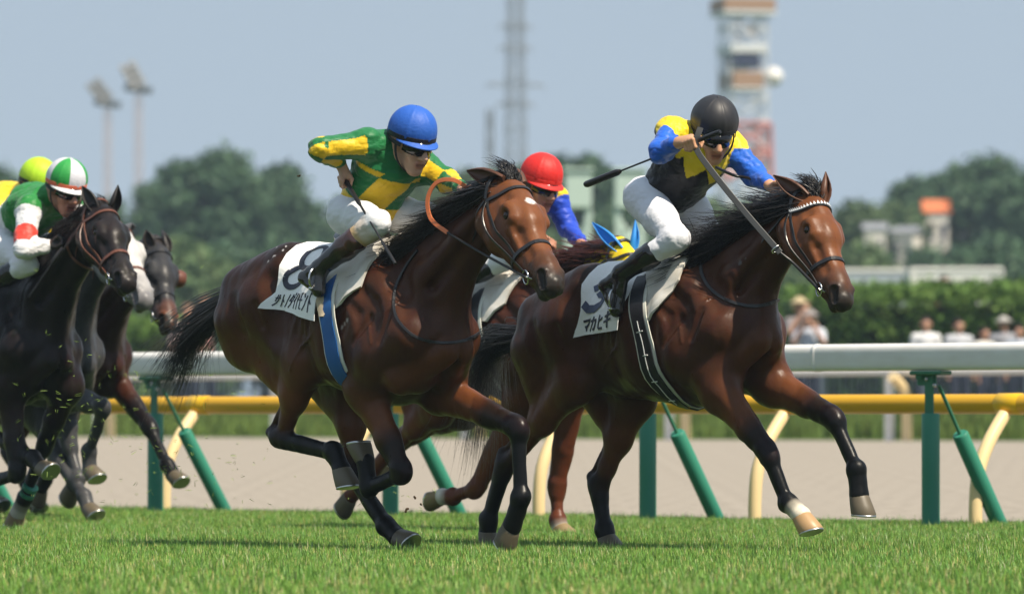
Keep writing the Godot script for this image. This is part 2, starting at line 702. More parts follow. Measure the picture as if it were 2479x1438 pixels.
func setting() -> void:
	strip("turf_ground", [-400.0, -60.0, -20.0, 0.8], mats.soil, 0.0)
	strip("dirt_track", [0.8, 1.5, 10.0, 20.0, 32.5], mats.dirt, 0.0)
	strip("infield_ground", [32.5, 34.0, 36.0, 39.0, 52.0, 200.0, 2000.0], mats.infield, 0.0)
	turf()
	white_rail()
	var where := ["at the left edge of the picture", "below the dark bay's tail", "behind the dark bay's forelegs", "behind the leading bay's hind legs", "standing clear at the right"]
	for i in 5:
		rail_post("rail_post", "green padded post and brace of the white rail, %s" % where[i], -2.353 + 2.353 * i)
	yellow_rail()
	where = ["left, behind the tail", "between the dark bay's hind legs", "in the middle, beside the chestnut's foreleg", "under the leading bay's girth", "at the right beside the clear green post"]
	for i in 5:
		curved_post("cream bent post of the yellow rail, %s" % where[i], [-0.41, 1.45, 3.29, 5.21, 7.03][i])
	far_fences()
	verge()
	hedge("hedge", "clipped green hedge behind the spectators at the right", at(1960, 0, 97), at(2620, 0, 93), 2.2, 2.0, 0.51)
	hedge("hedge", "low bright green hedge seen under the far bay's nose", at(180, 0, 104), at(430, 0, 102), 1.75, 1.6, 0.51)
	far_things()
	var cold := []
	var warm := []
	for i in 24:
		cold.append(Color(0.055, 0.115, 0.065).lerp(Color(0.085, 0.155, 0.075), rng.randf()))
		warm.append(Color(0.07, 0.135, 0.05).lerp(Color(0.125, 0.18, 0.07), rng.randf()))
	# [px, top py, width px, depth, label, tone]
	var list := [
		[-30.0, 370.0, 190.0, 235.0, "tree at the left edge behind the lime helmet", 0], [110.0, 470.0, 200.0, 250.0, "low tree behind the striped helmet", 1],
		[245.0, 455.0, 160.0, 260.0, "small tree between the two floodlight masts", 0], [395.0, 405.0, 190.0, 240.0, "left part of the big dark clump, beside the right mast", 0],
		[505.0, 352.0, 260.0, 236.0, "tallest broad tree left of the green and yellow rider", 0], [645.0, 385.0, 230.0, 244.0, "dark tree at the right of the tallest broad tree", 0],
		[800.0, 455.0, 190.0, 255.0, "lower tree behind the green and yellow rider's knee", 0], [960.0, 420.0, 220.0, 262.0, "tree hidden behind the blue helmet's rider", 1],
		[1105.0, 392.0, 180.0, 265.0, "hazy tree left of the pylon's foot", 1], [1240.0, 375.0, 170.0, 255.0, "hazy tree at the pylon's foot", 1],
		[1385.0, 352.0, 230.0, 245.0, "rounded tree above the red helmet", 0], [1530.0, 430.0, 180.0, 250.0, "tree behind the black helmet's rider", 0],
		[1690.0, 470.0, 200.0, 262.0, "tree under the broadcasting tower", 1], [1850.0, 455.0, 190.0, 258.0, "tree behind the leading bay's mane", 1],
		[2020.0, 500.0, 170.0, 250.0, "low tree between the bay's ears and the right grove", 1], [2150.0, 470.0, 235.0, 240.0, "mid-high tree at the left of the right grove", 1],
		[2255.0, 412.0, 250.0, 246.0, "second tree of the right grove, left of its top", 0], [2375.0, 366.0, 290.0, 242.0, "highest tree of the right grove", 0],
		[2500.0, 395.0, 260.0, 238.0, "tree at the right edge of the picture", 0],
		[420.0, 590.0, 260.0, 190.0, "lower bushy green tree behind the black noses", 1], [640.0, 600.0, 280.0, 195.0, "lower bushy green tree left of the dark bay's rump", 0],
		[2080.0, 590.0, 200.0, 200.0, "lower bushy tree beside the leading bay's forehead", 1], [2300.0, 590.0, 240.0, 205.0, "lower bushy tree behind the white trailer", 0], [2470.0, 580.0, 220.0, 198.0, "lower bushy tree at the far right", 0],
		[250.0, 600.0, 240.0, 200.0, "lower bushy tree behind the black horse's head", 0], [60.0, 590.0, 240.0, 205.0, "lower bushy tree behind the lime helmet's rider", 1], [1500.0, 600.0, 260.0, 205.0, "lower bushy tree behind the blue ears", 0],
		[1290.0, 590.0, 240.0, 210.0, "lower bushy tree behind the red helmet's arm", 1], [860.0, 600.0, 240.0, 205.0, "lower bushy tree behind the dark bay's back", 1], [1070.0, 610.0, 240.0, 205.0, "lower bushy tree behind the dark bay's neck", 0],
		[1720.0, 600.0, 240.0, 205.0, "lower bushy tree behind the leading bay's withers", 0], [1900.0, 590.0, 240.0, 205.0, "lower bushy tree behind the leading bay's neck", 1],
	]
	for e in list:
		var d: float = e[3]
		var k := d / FOCAL
		var p := at(e[0], 0, d)
		p.y = 0.4
		var h: float = 0.27 + (1000.0 - e[1]) * k
		tree("tree", e[4], p, h * 1.02, e[2] * k * 1.15, 9.0 if e[1] < 500.0 else 8.0, cold if e[5] == 0 else warm, 0.1)
	var hs := [[2120.0, 552.0, 2.6], [2196.0, 560.0, 3.0], [2160.0, 592.0, 2.6], [2268.0, 512.0, 2.4], [2335.0, 548.0, 2.6], [2408.0, 508.0, 2.3]]
	var say := ["white house wall seen through leaves beside the leading bay's forehead", "pale house left of the middle of the right grove", "pale low house over the grey trailer", "white house with an orange roof left in the right grove", "white house in the middle of the right grove", "white house with the brightest orange roof, right in the grove"]
	for i in hs.size():
		house(say[i], hs[i][0], hs[i][1], hs[i][2] * (0.42 if i in [3, 5] else 0.34), 0.5 if i in [3, 5] else 0.22, 237.0 + i, mats.roof_orange if i in [3, 5] else mats.roof_grey)

# ---------------------------------------------------------------- horses
# Local axes of a horse: x along its way, y up, z to its right; origin on the turf under the girth.
class Mount:
	var node: Node3D
	var base := Vector3.ZERO
	var turn := 0.0
	var inv := Basis.IDENTITY
	var s := Solid.new()
	var poll := Vector3.ZERO
	var hf := Vector3.ZERO
	var hu := Vector3.ZERO
	var hr := Vector3.ZERO
	var hs := 1.0
	var hooves: Array = []
	var crest: Array = []
	var tilt := 0.0
	var lift := 0.0
	var mid := 1.2
	var trunk := 0

	func pix(px: float, py: float, r: float) -> Vector3:
		var e := inv * (EYE - base)
		var v := inv * Vector3((px - 1239.5) / FOCAL, (1000.0 - py) / FOCAL, -1.0)
		return e + v * ((r - e.z) / v.z)

	func t(f: float, u: float, r: float) -> Vector3:
		return Vector3(f, u + lift + tilt * f, r)

	func head(a: float, b: float, c: float) -> Vector3:
		return poll + (hf * a + hu * b + hr * c) * hs

	# on the skin of the barrel: f along the body, w degrees round it from the spine to the right
	func skin(f: float, w: float, up: float, only := 0) -> Vector3:
		var o := Vector3(f, mid + lift + tilt * f, 0)
		var dir := Vector3(0, cos(deg_to_rad(w)), sin(deg_to_rad(w)))
		var p := s.hit(o + dir * 0.75, -dir, up, 1.0, only)
		return p if is_finite(p.x) else s.settle(o + dir * 0.3, up)

	# on the skin where a line of sight from the rail meets it
	func seen(px: float, py: float, up: float) -> Vector3:
		var e := pix(px, py, 0.9)
		var v := (inv * Vector3((px - 1239.5) / FOCAL, (1000.0 - py) / FOCAL, -1.0)).normalized()
		return s.hit(e, v, up, 2.4)

	# on the skin of the head: a along it, w degrees round it from the forehead to the right
	func face(a: float, w: float, up: float) -> Vector3:
		var o := head(a, -0.03, 0)
		var dir := hu * cos(deg_to_rad(w)) + hr * sin(deg_to_rad(w))
		var p := s.hit(o + dir * 0.3, -dir, up, 0.4)
		return p if is_finite(p.x) else s.settle(o + dir * 0.1, up)

func mount(spec: Dictionary) -> Mount:
	var h := Mount.new()
	var d0: float = spec.d0
	h.base = Vector3((spec.px0 - 1239.5) / FOCAL * d0, 0, EYE.z - d0)
	h.turn = -deg_to_rad(spec.th)
	h.inv = Basis(Vector3.UP, h.turn).inverse()
	h.tilt = spec.get("tilt", 0.0)
	h.lift = spec.get("lift", 0.0)
	h.mid = 1.2
	var coat: Dictionary = spec.coat
	var body: Color = coat.body
	var dark: Color = coat.dark
	var red: Color = coat.red
	var s := h.s
	var Z := Vector3(0, 0, 1)
	# barrel, back, loin
	s.bone(h.t(-0.34, 1.20, 0), h.t(0.30, 1.14, 0), 0.285, 0.32, 0.05, body, Z, 0.86)
	s.bone(h.t(-0.12, 1.05, 0), h.t(0.42, 0.99, 0), 0.23, 0.285, 0.06, body, Z, 0.8)
	s.bone(h.t(-0.45, 1.40, 0), h.t(0.30, 1.385, 0), 0.12, 0.10, 0.08, dark)
	s.bone(h.t(0.20, 1.40, 0), h.t(0.50, 1.40, 0), 0.08, 0.10, 0.10, dark, Z, 0.7)
	# croup and quarters
	for q in [-1.0, 1.0]:
		s.bone(h.t(-0.28, 1.385, 0.10 * q), h.t(-0.60, 1.29, 0.11 * q), 0.145, 0.145, 0.06, dark)
		s.bone(h.t(-0.30, 1.25, 0.17 * q), h.t(-0.62, 1.14, 0.15 * q), 0.13, 0.145, 0.06, body)
		s.bone(h.t(-0.60, 1.27, 0.11 * q), h.t(-0.60, 1.00, 0.13 * q), 0.12, 0.11, 0.06, body)
		# point of the hip
		s.ball(h.t(-0.24, 1.37, 0.205 * q), 0.045, 0.06, body)
		# shoulder blade, point of the shoulder, upper arm, breast
		s.bone(h.t(0.42, 1.34, 0.11 * q), h.t(0.66, 1.06, 0.155 * q), 0.10, 0.115, 0.06, body)
		s.bone(h.t(0.70, 1.04, 0.15 * q), h.t(0.47, 0.93, 0.165 * q), 0.105, 0.12, 0.05, body)
		s.bone(h.t(0.34, 1.17, 0.17 * q), h.t(0.46, 0.96, 0.175 * q), 0.12, 0.11, 0.05, body)
		s.bone(h.t(0.74, 1.05, 0.075 * q), h.t(0.66, 0.86, 0.085 * q), 0.10, 0.10, 0.035, body)
		# descending breast muscle, with a crease above and below it
		s.bone(h.t(0.83, 0.97, 0.045 * q), h.t(0.62, 0.84, 0.15 * q), 0.075, 0.085, 0.016, coat.red.lerp(body, 0.5))
		# ribs' swell behind the shoulder
		s.bone(h.t(0.16, 1.18, 0.14 * q), h.t(0.20, 0.98, 0.12 * q), 0.19, 0.19, 0.08, body)
	# furrow between the breast muscles
	s.bone(h.t(0.86, 1.02, 0), h.t(0.80, 0.82, 0), 0.02, 0.02, 0.03, body, Z, 0.5, true)
	# neck
	h.poll = h.pix(spec.poll[0], spec.poll[1], spec.poll[2])
	var muz := h.pix(spec.muzzle[0], spec.muzzle[1], spec.muzzle[2])
	h.hs = (muz - h.poll).length() / 0.60
	h.hf = (muz - h.poll).normalized()
	h.hr = (Z - h.hf * Z.dot(h.hf)).normalized()
	h.hr = h.hr.rotated(h.hf, deg_to_rad(spec.get("roll", 0.0)))
	h.hu = h.hr.cross(h.hf)
	var n0 := h.t(0.52, 1.20, 0)
	var n3 := h.head(-0.02, -0.075, 0)
	var way := (n3 - n0)
	var up := Z.cross(way).normalized()
	var n1 := n0 + way * 0.36 + up * 0.02
	var n2 := n0 + way * 0.70 + up * 0.02
	s.bone(n0, n1, 0.27, 0.205, 0.08, body, Z, 0.62)
	s.bone(n1, n2, 0.205, 0.15, 0.05, body, Z, 0.55)
	s.bone(n2, n3, 0.15, 0.115, 0.05, body, Z, 0.6)
	# upper line, windpipe, brachial muscle
	s.bone(n0 + up * 0.20, n2 + up * 0.115, 0.075, 0.045, 0.08, dark)
	s.bone(n2 + up * 0.115, h.head(-0.045, 0.01, 0), 0.045, 0.05, 0.06, dark)
	s.bone(n3 - up * 0.06, n1 - up * 0.13, 0.055, 0.07, 0.05, body)
	s.bone(n1 - up * 0.13, h.t(0.78, 1.08, 0), 0.08, 0.11, 0.08, body)
	for q in [-1.0, 1.0]:
		s.bone(n3 + Z * 0.05 * q - up * 0.02, n1 + Z * 0.10 * q - up * 0.06, 0.045, 0.055, 0.05, body)
		s.bone(n1 + Z * 0.10 * q - up * 0.06, h.t(0.70, 1.12, 0.13 * q), 0.06, 0.08, 0.06, body)
		# jugular furrow
		s.bone(n3 + Z * 0.085 * q - up * 0.075, n1 + Z * 0.118 * q - up * 0.135, 0.010, 0.008, 0.05, body, Vector3.ZERO, 1.0, true)
	var ink: Color = coat.get("mane", coat.point)
	s.bone(n2 + up * 0.150, n0 + up * 0.255, 0.040, 0.046, 0.04, ink)
	s.bone(n2 + up * 0.10 + Z * 0.045, n0 + up * 0.20 + Z * 0.075, 0.050, 0.062, 0.02, ink)
	s.bone(n2 + up * 0.10 + Z * 0.045, h.head(-0.03, -0.01, 0.05), 0.050, 0.045, 0.02, ink)
	s.bone(n2 + up * 0.155, h.head(-0.06, 0.03, 0), 0.030, 0.028, 0.05, ink)
	h.crest = [h.head(-0.05, 0.065, 0), n2 + up * 0.155, n1 + up * 0.20, n0 + up * 0.27, h.t(0.42, 1.50, 0)]
	horse_head(h, spec)
	h.trunk = s.a.size()
	# legs
	for l in spec.hind:
		var q: float = signf(l[0])
		var st := h.pix(l[1], l[2], l[0])
		var hk := h.pix(l[3], l[4], l[0] * 0.8)
		var fe := h.pix(l[5], l[6], l[0] * 0.75)
		var co := h.pix(l[7], l[8], l[0] * 0.75)
		var so := h.pix(l[9], l[10], l[0] * 0.75)
		st.z = l[0]
		hind_leg(h, [st, hk, fe, co, so], q, coat, l[11] if l.size() > 11 else {})
	for l in spec.fore:
		var q: float = signf(l[0])
		var el := h.pix(l[1], l[2], l[0])
		var kn := h.pix(l[3], l[4], l[0])
		var fe := h.pix(l[5], l[6], l[0] * 0.9)
		var co := h.pix(l[7], l[8], l[0] * 0.9)
		var so := h.pix(l[9], l[10], l[0] * 0.9)
		fore_leg(h, [el, kn, fe, co, so], q, coat, l[11] if l.size() > 11 else {})
	muscles(h, coat)
	s.ripple = FastNoiseLite.new()
	s.ripple.seed = 31
	s.ripple.frequency = 4.2
	s.ripple.fractal_type = FastNoiseLite.FRACTAL_RIDGED
	s.ripple.fractal_octaves = 2
	s.stretch = Vector3(1.0, 0.55, 1.0)
	s.amp = 0.0045
	return h

# furrows between the muscles, cut along lines on the skin: [f, degrees from the spine], ...
func muscles(h: Mount, coat: Dictionary) -> void:
	var lines := [
		[[[0.33, 48], [0.29, 75], [0.31, 104]], 0.055, 0.016, 0.06], [[[0.60, 58], [0.68, 72], [0.74, 92]], 0.04, 0.010, 0.05],
		[[[0.45, 74], [0.52, 86], [0.56, 100]], 0.024, 0.008, 0.03], [[[0.36, 84], [0.44, 98], [0.46, 112]], 0.020, 0.007, 0.026],
		[[[-0.22, 66], [-0.17, 92], [-0.20, 112]], 0.06, 0.022, 0.07],
		[[[-0.52, 84], [-0.47, 112]], 0.03, 0.004, 0.05], [[[-0.33, 88], [-0.30, 108]], 0.016, 0.008, 0.02],
		[[[0.14, 78], [0.06, 116]], 0.02, 0.004, 0.02], [[[0.08, 78], [0.0, 116]], 0.02, 0.004, 0.02], [[[0.02, 78], [-0.06, 116]], 0.02, 0.004, 0.02], [[[-0.04, 78], [-0.12, 114]], 0.02, 0.0035, 0.02], [[[-0.10, 78], [-0.17, 112]], 0.02, 0.003, 0.02],
		[[[0.64, 98], [0.60, 122]], 0.016, 0.009, 0.02], [[[0.50, 104], [0.42, 122]], 0.015, 0.008, 0.02]]
	var cuts := []
	var veins := []
	for q in [-1.0, 1.0]:
		for l in lines:
			var pts := []
			for e in l[0]:
				var p := h.skin(e[0], e[1] * q, l[1] - l[2])
				if is_finite(p.x):
					pts.append(p)
			for i in pts.size() - 1:
				cuts.append([pts[i], pts[i + 1], l[1], l[3]])
		for l in [[[0.24, 100], [0.10, 118], [-0.02, 128], [-0.10, 140]], [[0.50, 112], [0.54, 124]], [[0.66, 80], [0.60, 100]]]:
			var pts := []
			for e in l:
				var p := h.skin(e[0], e[1] * q, 0.0)
				if is_finite(p.x):
					pts.append(p)
			for i in pts.size() - 1:
				veins.append([pts[i], pts[i + 1]])
	for c in cuts:
		h.s.bone(c[0], c[1], c[2], c[2], c[3], Color(0, 0, 0, 0), Vector3.ZERO, 1.0, true)
	for v in veins:
		h.s.bone(v[0], v[1], 0.006, 0.005, 0.012, coat.body)

func hind_leg(h: Mount, j: Array, q: float, coat: Dictionary, look: Dictionary) -> void:
	var s := h.s
	var body: Color = coat.body
	var red: Color = coat.red
	var low: Color = coat.point
	var hip := h.t(-0.40, 1.20, 0.14 * q)
	var rear := h.t(-0.58, 1.05, 0.13 * q)
	var st: Vector3 = j[0]
	var hk: Vector3 = j[1]
	var fe: Vector3 = j[2]
	s.bone(hip, st, 0.20, 0.125, 0.08, body, Vector3(0, 0, 1), 0.72)
	var g1 := st.lerp(hk, 0.45)
	var back := Vector3(0, 0, 1).cross(hk - st).normalized()
	if back.dot(rear - st) < 0.0:
		back = -back
	s.bone(rear, g1 + back * 0.012, 0.13, 0.062, 0.08, red, Vector3(0, 0, 1), 0.75)
	s.bone(st, g1, 0.108, 0.070, 0.05, red, Vector3(0, 0, 1), 0.85)
	var g2 := st.lerp(hk, 0.76)
	s.bone(g1, g2, 0.070, 0.045, 0.04, red, Vector3(0, 0, 1), 0.85)
	s.bone(g2, hk, 0.045, 0.046, 0.03, red.lerp(low, 0.75), Vector3(0, 0, 1), 0.85)
	# Achilles tendon and point of the hock
	var shin := (fe - hk).normalized()
	var heel := hk + back * 0.052 - shin * 0.045
	s.bone(g1 + back * 0.038, heel, 0.024, 0.017, 0.02, low.lerp(red, 0.3))
	s.bone(heel, hk + shin * 0.05 + back * 0.012, 0.024, 0.026, 0.03, low)
	s.bone(hk - shin * 0.03, hk + shin * 0.045, 0.054, 0.044, 0.03, low, Vector3(0, 0, 1), 0.85)
	cannon(h, hk + shin * 0.04, fe, j[3], j[4], 0.042, coat, look)

func fore_leg(h: Mount, j: Array, q: float, coat: Dictionary, look: Dictionary) -> void:
	var s := h.s
	var body: Color = coat.body
	var red: Color = coat.red
	var low: Color = coat.point
	var el: Vector3 = j[0]
	var kn: Vector3 = j[1]
	var fe: Vector3 = j[2]
	var top := h.t(0.50, 0.98, 0.15 * q)
	s.bone(top, el, 0.13, 0.10, 0.07, body, Vector3(0, 0, 1), 0.85)
	s.bone(h.t(0.70, 1.0, 0.12 * q), el, 0.10, 0.085, 0.06, body)
	var g := el.lerp(kn, 0.5)
	s.bone(el, g, 0.098, 0.07, 0.05, red, Vector3(0, 0, 1), 0.85)
	s.bone(g.lerp(kn, 0.25), kn, 0.070, 0.050, 0.04, red.lerp(low, 0.92), Vector3(0, 0, 1), 0.85)
	var ahead := (kn - el).cross(Vector3(0, 0, 1)).normalized()
	if ahead.x < 0.0:
		ahead = -ahead
	s.bone(el + ahead * 0.05, g + ahead * 0.036, 0.054, 0.040, 0.012, red)
	s.bone(g + ahead * 0.03, kn + ahead * 0.012, 0.032, 0.022, 0.025, red.lerp(low, 0.85))
	s.bone(el - ahead * 0.05, g - ahead * 0.026, 0.054, 0.036, 0.012, red)
	var shin := (fe - kn).normalized()
	s.bone(kn - (kn - el).normalized() * 0.03, kn + shin * 0.03, 0.054, 0.048, 0.025, low)
	s.ball(kn - ahead * 0.042 + shin * 0.004, 0.024, 0.02, low)
	cannon(h, kn + shin * 0.02, fe, j[3], j[4], 0.036, coat, look)

func cannon(h: Mount, kn: Vector3, fe: Vector3, co: Vector3, so: Vector3, r: float, coat: Dictionary, look: Dictionary) -> void:
	var s := h.s
	var low: Color = look.get("low", coat.point)
	var foot: Color = look.get("foot", low)
	var ahead := (fe - kn).cross(Vector3(0, 0, 1)).normalized()
	var axis := (so - co).normalized()
	if ahead.dot(Vector3(-axis.y, axis.x, 0)) < 0.0 and absf(axis.dot((fe - kn).normalized())) > 0.5:
		ahead = -ahead
	var back := -ahead
	# the back of the cannon is the side to which the foot folds
	if (so - fe).normalized().dot((fe - kn).normalized()) < 0.6:
		back = ((so - fe) - (fe - kn).normalized() * (so - fe).dot((fe - kn).normalized())).normalized()
	s.bone(kn, fe, r, r * 0.88, 0.02, low)
	s.bone(kn + back * 0.022, fe + back * 0.018, r * 0.72, r * 0.72, 0.015, low)
	s.ball(fe, 0.046, 0.025, low)
	s.ball(fe + back * 0.024, 0.036, 0.02, low)
	s.bone(fe, fe.lerp(co, 0.5), 0.039, 0.044, 0.03, low)
	s.bone(fe.lerp(co, 0.45), co, 0.044, 0.050, 0.012, foot)
	h.hooves.append([co, so, look])

func horse_head(h: Mount, spec: Dictionary) -> void:
	var s := h.s
	var c: Color = spec.coat.face
	var nose: Color = spec.coat.get("nose", lin(0.03, 0.024, 0.02))
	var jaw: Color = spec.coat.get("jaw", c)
	var k := h.hs
	var up := h.hu
	var R := h.hr
	s.bone(h.head(0.02, -0.02, 0), h.head(0.20, 0.0, 0), 0.088 * k, 0.088 * k, 0.04, c)
	s.bone(h.head(0.06, 0.045, 0), h.head(0.24, 0.038, 0), 0.052 * k, 0.058 * k, 0.05, c)
	s.bone(h.head(0.20, 0.0, 0), h.head(0.49, -0.005, 0), 0.082 * k, 0.052 * k, 0.04, c)
	s.bone(h.head(0.47, -0.008, 0), h.head(0.56, -0.012, 0), 0.056 * k, 0.050 * k, 0.04, nose)
	s.bone(h.head(0.47, -0.055, 0), h.head(0.555, -0.07, 0), 0.032 * k, 0.028 * k, 0.025, nose)
	s.bone(h.head(0.565, -0.032, 0), h.head(0.58, -0.03, 0), 0.036 * k, 0.03 * k, 0.02, nose)
	for q in [-1.0, 1.0]:
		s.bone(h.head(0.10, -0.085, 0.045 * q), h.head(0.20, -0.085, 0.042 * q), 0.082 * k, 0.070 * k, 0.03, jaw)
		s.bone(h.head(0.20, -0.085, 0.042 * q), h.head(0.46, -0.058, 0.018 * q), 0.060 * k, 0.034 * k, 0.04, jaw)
		# orbit, facial crest, cheek hollow
		s.bone(h.head(0.165, 0.045, 0.072 * q), h.head(0.225, 0.04, 0.074 * q), 0.032 * k, 0.026 * k, 0.03, c)
		s.bone(h.head(0.25, 0.0, 0.072 * q), h.head(0.36, -0.012, 0.058 * q), 0.017 * k, 0.012 * k, 0.025, c)
		s.bone(h.head(0.30, 0.025, 0.075 * q), h.head(0.42, 0.015, 0.066 * q), 0.016 * k, 0.014 * k, 0.03, c, Vector3.ZERO, 1.0, true)
		s.ball(h.head(0.195, 0.028, 0.102 * q), 0.017 * k, 0.02, lin(0.012, 0.008, 0.006), true)
		# hollow above the eye
		s.ball(h.head(0.115, 0.06, 0.085 * q), 0.02 * k, 0.03, c, true)
		# nostril: rim, then the opening
		s.bone(h.head(0.525, 0.012, 0.036 * q), h.head(0.57, -0.018, 0.036 * q), 0.030 * k, 0.026 * k, 0.02, nose)
		s.bone(h.head(0.535, 0.012, 0.066 * q), h.head(0.572, -0.014, 0.058 * q), 0.022 * k, 0.019 * k, 0.008, lin(0.004, 0.003, 0.003), Vector3.ZERO, 1.0, true)
		# lips
		s.bone(h.head(0.47, -0.043, 0.058 * q), h.head(0.585, -0.052, 0.03 * q), 0.007, 0.006, 0.008, lin(0.008, 0.006, 0.005), Vector3.ZERO, 1.0, true)

func ear_mesh(h: Mount, q: float, tip: Vector3, cup: Vector3) -> ArrayMesh:
	# a leaf of skin rolled into a cup: base on the poll, open side towards cup
	var base := h.head(0.005, 0.055, 0.055 * q)
	var st := start()
	var axis := tip - base
	var l := axis.length()
	var z := axis.normalized()
	var front := (cup - z * cup.dot(z)).normalized()
	var side := z.cross(front)
	var rings := []
	var widths := [0.026, 0.034, 0.038, 0.036, 0.028, 0.016, 0.003]
	for i in widths.size():
		var t := float(i) / (widths.size() - 1)
		var w: float = widths[i] * h.hs
		var o := base + axis * t - z * 0.02 * (1.0 - t) + front * (0.012 * sin(t * 3.0))
		var ring := PackedVector3Array()
		for j in 9:
			var a := deg_to_rad(-128.0 + 32.0 * j)
			ring.append(o + side * (sin(a) * w) - front * (cos(a) * w * 0.75))
		for j in 9:
			var a := deg_to_rad(128.0 - 32.0 * j)
			var w2: float = maxf(w - 0.006, 0.0008)
			ring.append(o + side * (sin(a) * w2) - front * (cos(a) * w2 * 0.75))
		rings.append(ring)
	loft(st, rings, 0)
	return done(st)

func hoof_mesh(co: Vector3, so: Vector3, shoe: bool) -> ArrayMesh:
	var axis := (so - co).normalized()
	var front := Vector3(-axis.y, axis.x, 0).normalized()
	var side := axis.cross(front).normalized()
	var st := start()
	var rings := []
	var levels := [[-0.006, 0.034, 0.0], [0.0, 0.0445, 0.0], [0.008, 0.047, 0.003], [0.040, 0.053, 0.016], [0.074, 0.058, 0.030], [0.080, 0.056, 0.031]]
	if shoe:
		levels = [[0.0795, 0.0565, 0.0305], [0.081, 0.0575, 0.031], [0.087, 0.0575, 0.032], [0.088, 0.056, 0.032]]
	for e in levels:
		var ring := PackedVector3Array()
		for i in 18:
			var a := TAU * i / 18.0
			var x: float = cos(a) * e[1] * 1.06
			if x < -0.6 * e[1]:
				x = -0.6 * e[1] + (x + 0.6 * e[1]) * 0.4
			ring.append(co + axis * (e[0] * 1.2) + front * (x * 1.1 + e[2] * 1.1) + side * (sin(a) * e[1] * 1.05))
		rings.append(ring)
	rings.reverse()
	loft(st, rings, 0)
	return done(st)

func strands(roots: Array, ways: Array, lens: Array, radius: float, bend: Vector3, curl: float) -> ArrayMesh:
	var st := start()
	for i in roots.size():
		var p: Vector3 = roots[i]
		var w: Vector3 = ways[i].normalized()
		var l: float = lens[i]
		var wob := Vector3(rng.randf_range(-1, 1), rng.randf_range(-1, 1), rng.randf_range(-1, 1)) * curl
		var rings := []
		var steps := 6
		for k in steps:
			var t := float(k) / (steps - 1)
			var q := p + w * (l * t) + bend * (l * t * t) + wob * (l * t * t) + wob.rotated(Vector3.UP, 1.5) * (sin(t * 6.0) * l * 0.25)
			var r := radius * (1.0 - 0.85 * t * t) * (0.8 + 0.2 * rng.randf())
			var b := frame_of(w + bend * t, Vector3(0.1, 0.9, 0.3))
			var ring := PackedVector3Array()
			for m in 3:
				var a := -TAU * m / 3.0
				ring.append(q + b.x * (cos(a) * r * 1.6) + b.y * (sin(a) * r * 0.7))
			rings.append(ring)
		loft(st, rings, 0)
	return done(st)

func mane(h: Mount, count: int, length: float, blow: Vector3, mat: Material, lean: float, upto := 1.0, parent: Node = null) -> void:
	var line := curve(h.crest, 40)
	var roots := []
	var ways := []
	var lens := []
	for i in count:
		var t := rng.randf() * upto
		var side := Vector3.ZERO
		var k := t * 39.0
		var p: Vector3 = line[int(k)].lerp(line[int(k) + 1], k - int(k))
		var near := i % 5 < 3 and t < 0.62
		if near:
			side = h.s.hit(p + Vector3(rng.randf_range(-0.05, 0.03), rng.randf_range(-0.10, 0.0), 0.35), Vector3(0, 0, -1), 0.003, 0.45)
			near = is_finite(side.x)
		roots.append(side if near else p + ( Vector3(rng.randf_range(-0.02, 0.02), rng.randf_range(-0.05, 0.0), rng.randf_range(-0.03, 0.03))))
		var tang: Vector3 = (line[int(k) + 1] - line[int(k)]).normalized()
		var nrm := Vector3(-tang.y, tang.x, 0)
		if nrm.y < 0:
			nrm = -nrm
		ways.append(nrm * (rng.randf_range(-0.25, 0.25) if near else rng.randf_range(-0.1, 0.6)) + tang * rng.randf_range(0.5, 1.0) + Vector3(0, 0, lean + rng.randf_range(-0.35, 0.35)))
		lens.append(length * rng.randf_range(0.55, 1.15) * (1.0 - 0.35 * absf(t - 0.4)))
	part("mane", strands(roots, ways, lens, 0.0036, blow, 0.14), mat, parent if parent else h.node)

func tail(h: Mount, way: Array, count: int, spread: float, mat: Material) -> void:
	# way: points from the dock to the tip; each strand follows it beside its own line
	var line := curve(way, 20)
	var st := start()
	for i in count:
		var off := Vector3(rng.randfn(), rng.randfn(), rng.randfn() * 0.8)
		var stop := rng.randf_range(0.6, 1.0) if i % 5 else rng.randf_range(0.95, 1.12)
		var wild := 1.0 if i % 9 else 2.4
		var ph := rng.randf() * TAU
		var rings := []
		var steps := 8
		for k in steps:
			var t := float(k) / (steps - 1)
			var u := clampf(t * stop, 0.0, 1.0) * 19.0
			var p: Vector3 = line[int(u)].lerp(line[int(u) + 1], u - int(u))
			var open := (0.25 + 0.75 * sin(minf(t * 1.9, 1.9))) * spread * 0.5 + spread * t * t * 0.6 * wild
			p += off * open + Vector3(0, -0.05 * t * t * wild, 0) + Vector3(sin(ph + t * 5.0), cos(ph * 1.3 + t * 4.0), 0) * (0.012 * t * wild)
			var r := 0.0034 * (1.0 - 0.8 * t)
			var ring := PackedVector3Array()
			for m in 3:
				var a := TAU * m / 3.0
				ring.append(p + Vector3(sin(a) * r * 0.5, cos(a) * r, sin(a) * r))
			rings.append(ring)
		loft(st, rings, 0)
	part("tail", done(st), mat, h.node)

# a sheet of cloth or leather laid on the barrel: rows of [degrees from the spine, front f, back f, lift]
func sheet(h: Mount, rows: Array, columns: int, thick: float) -> Array:
	var grid := []
	for row in rows:
		var line := []
		for i in columns + 1:
			var t := float(i) / columns
			line.append(h.skin(lerpf(row[1], row[2], t), row[0] + (row[4] * (1.0 - t) if row.size() > 4 else 0.0), row[3]))
		grid.append(line)
	return grid

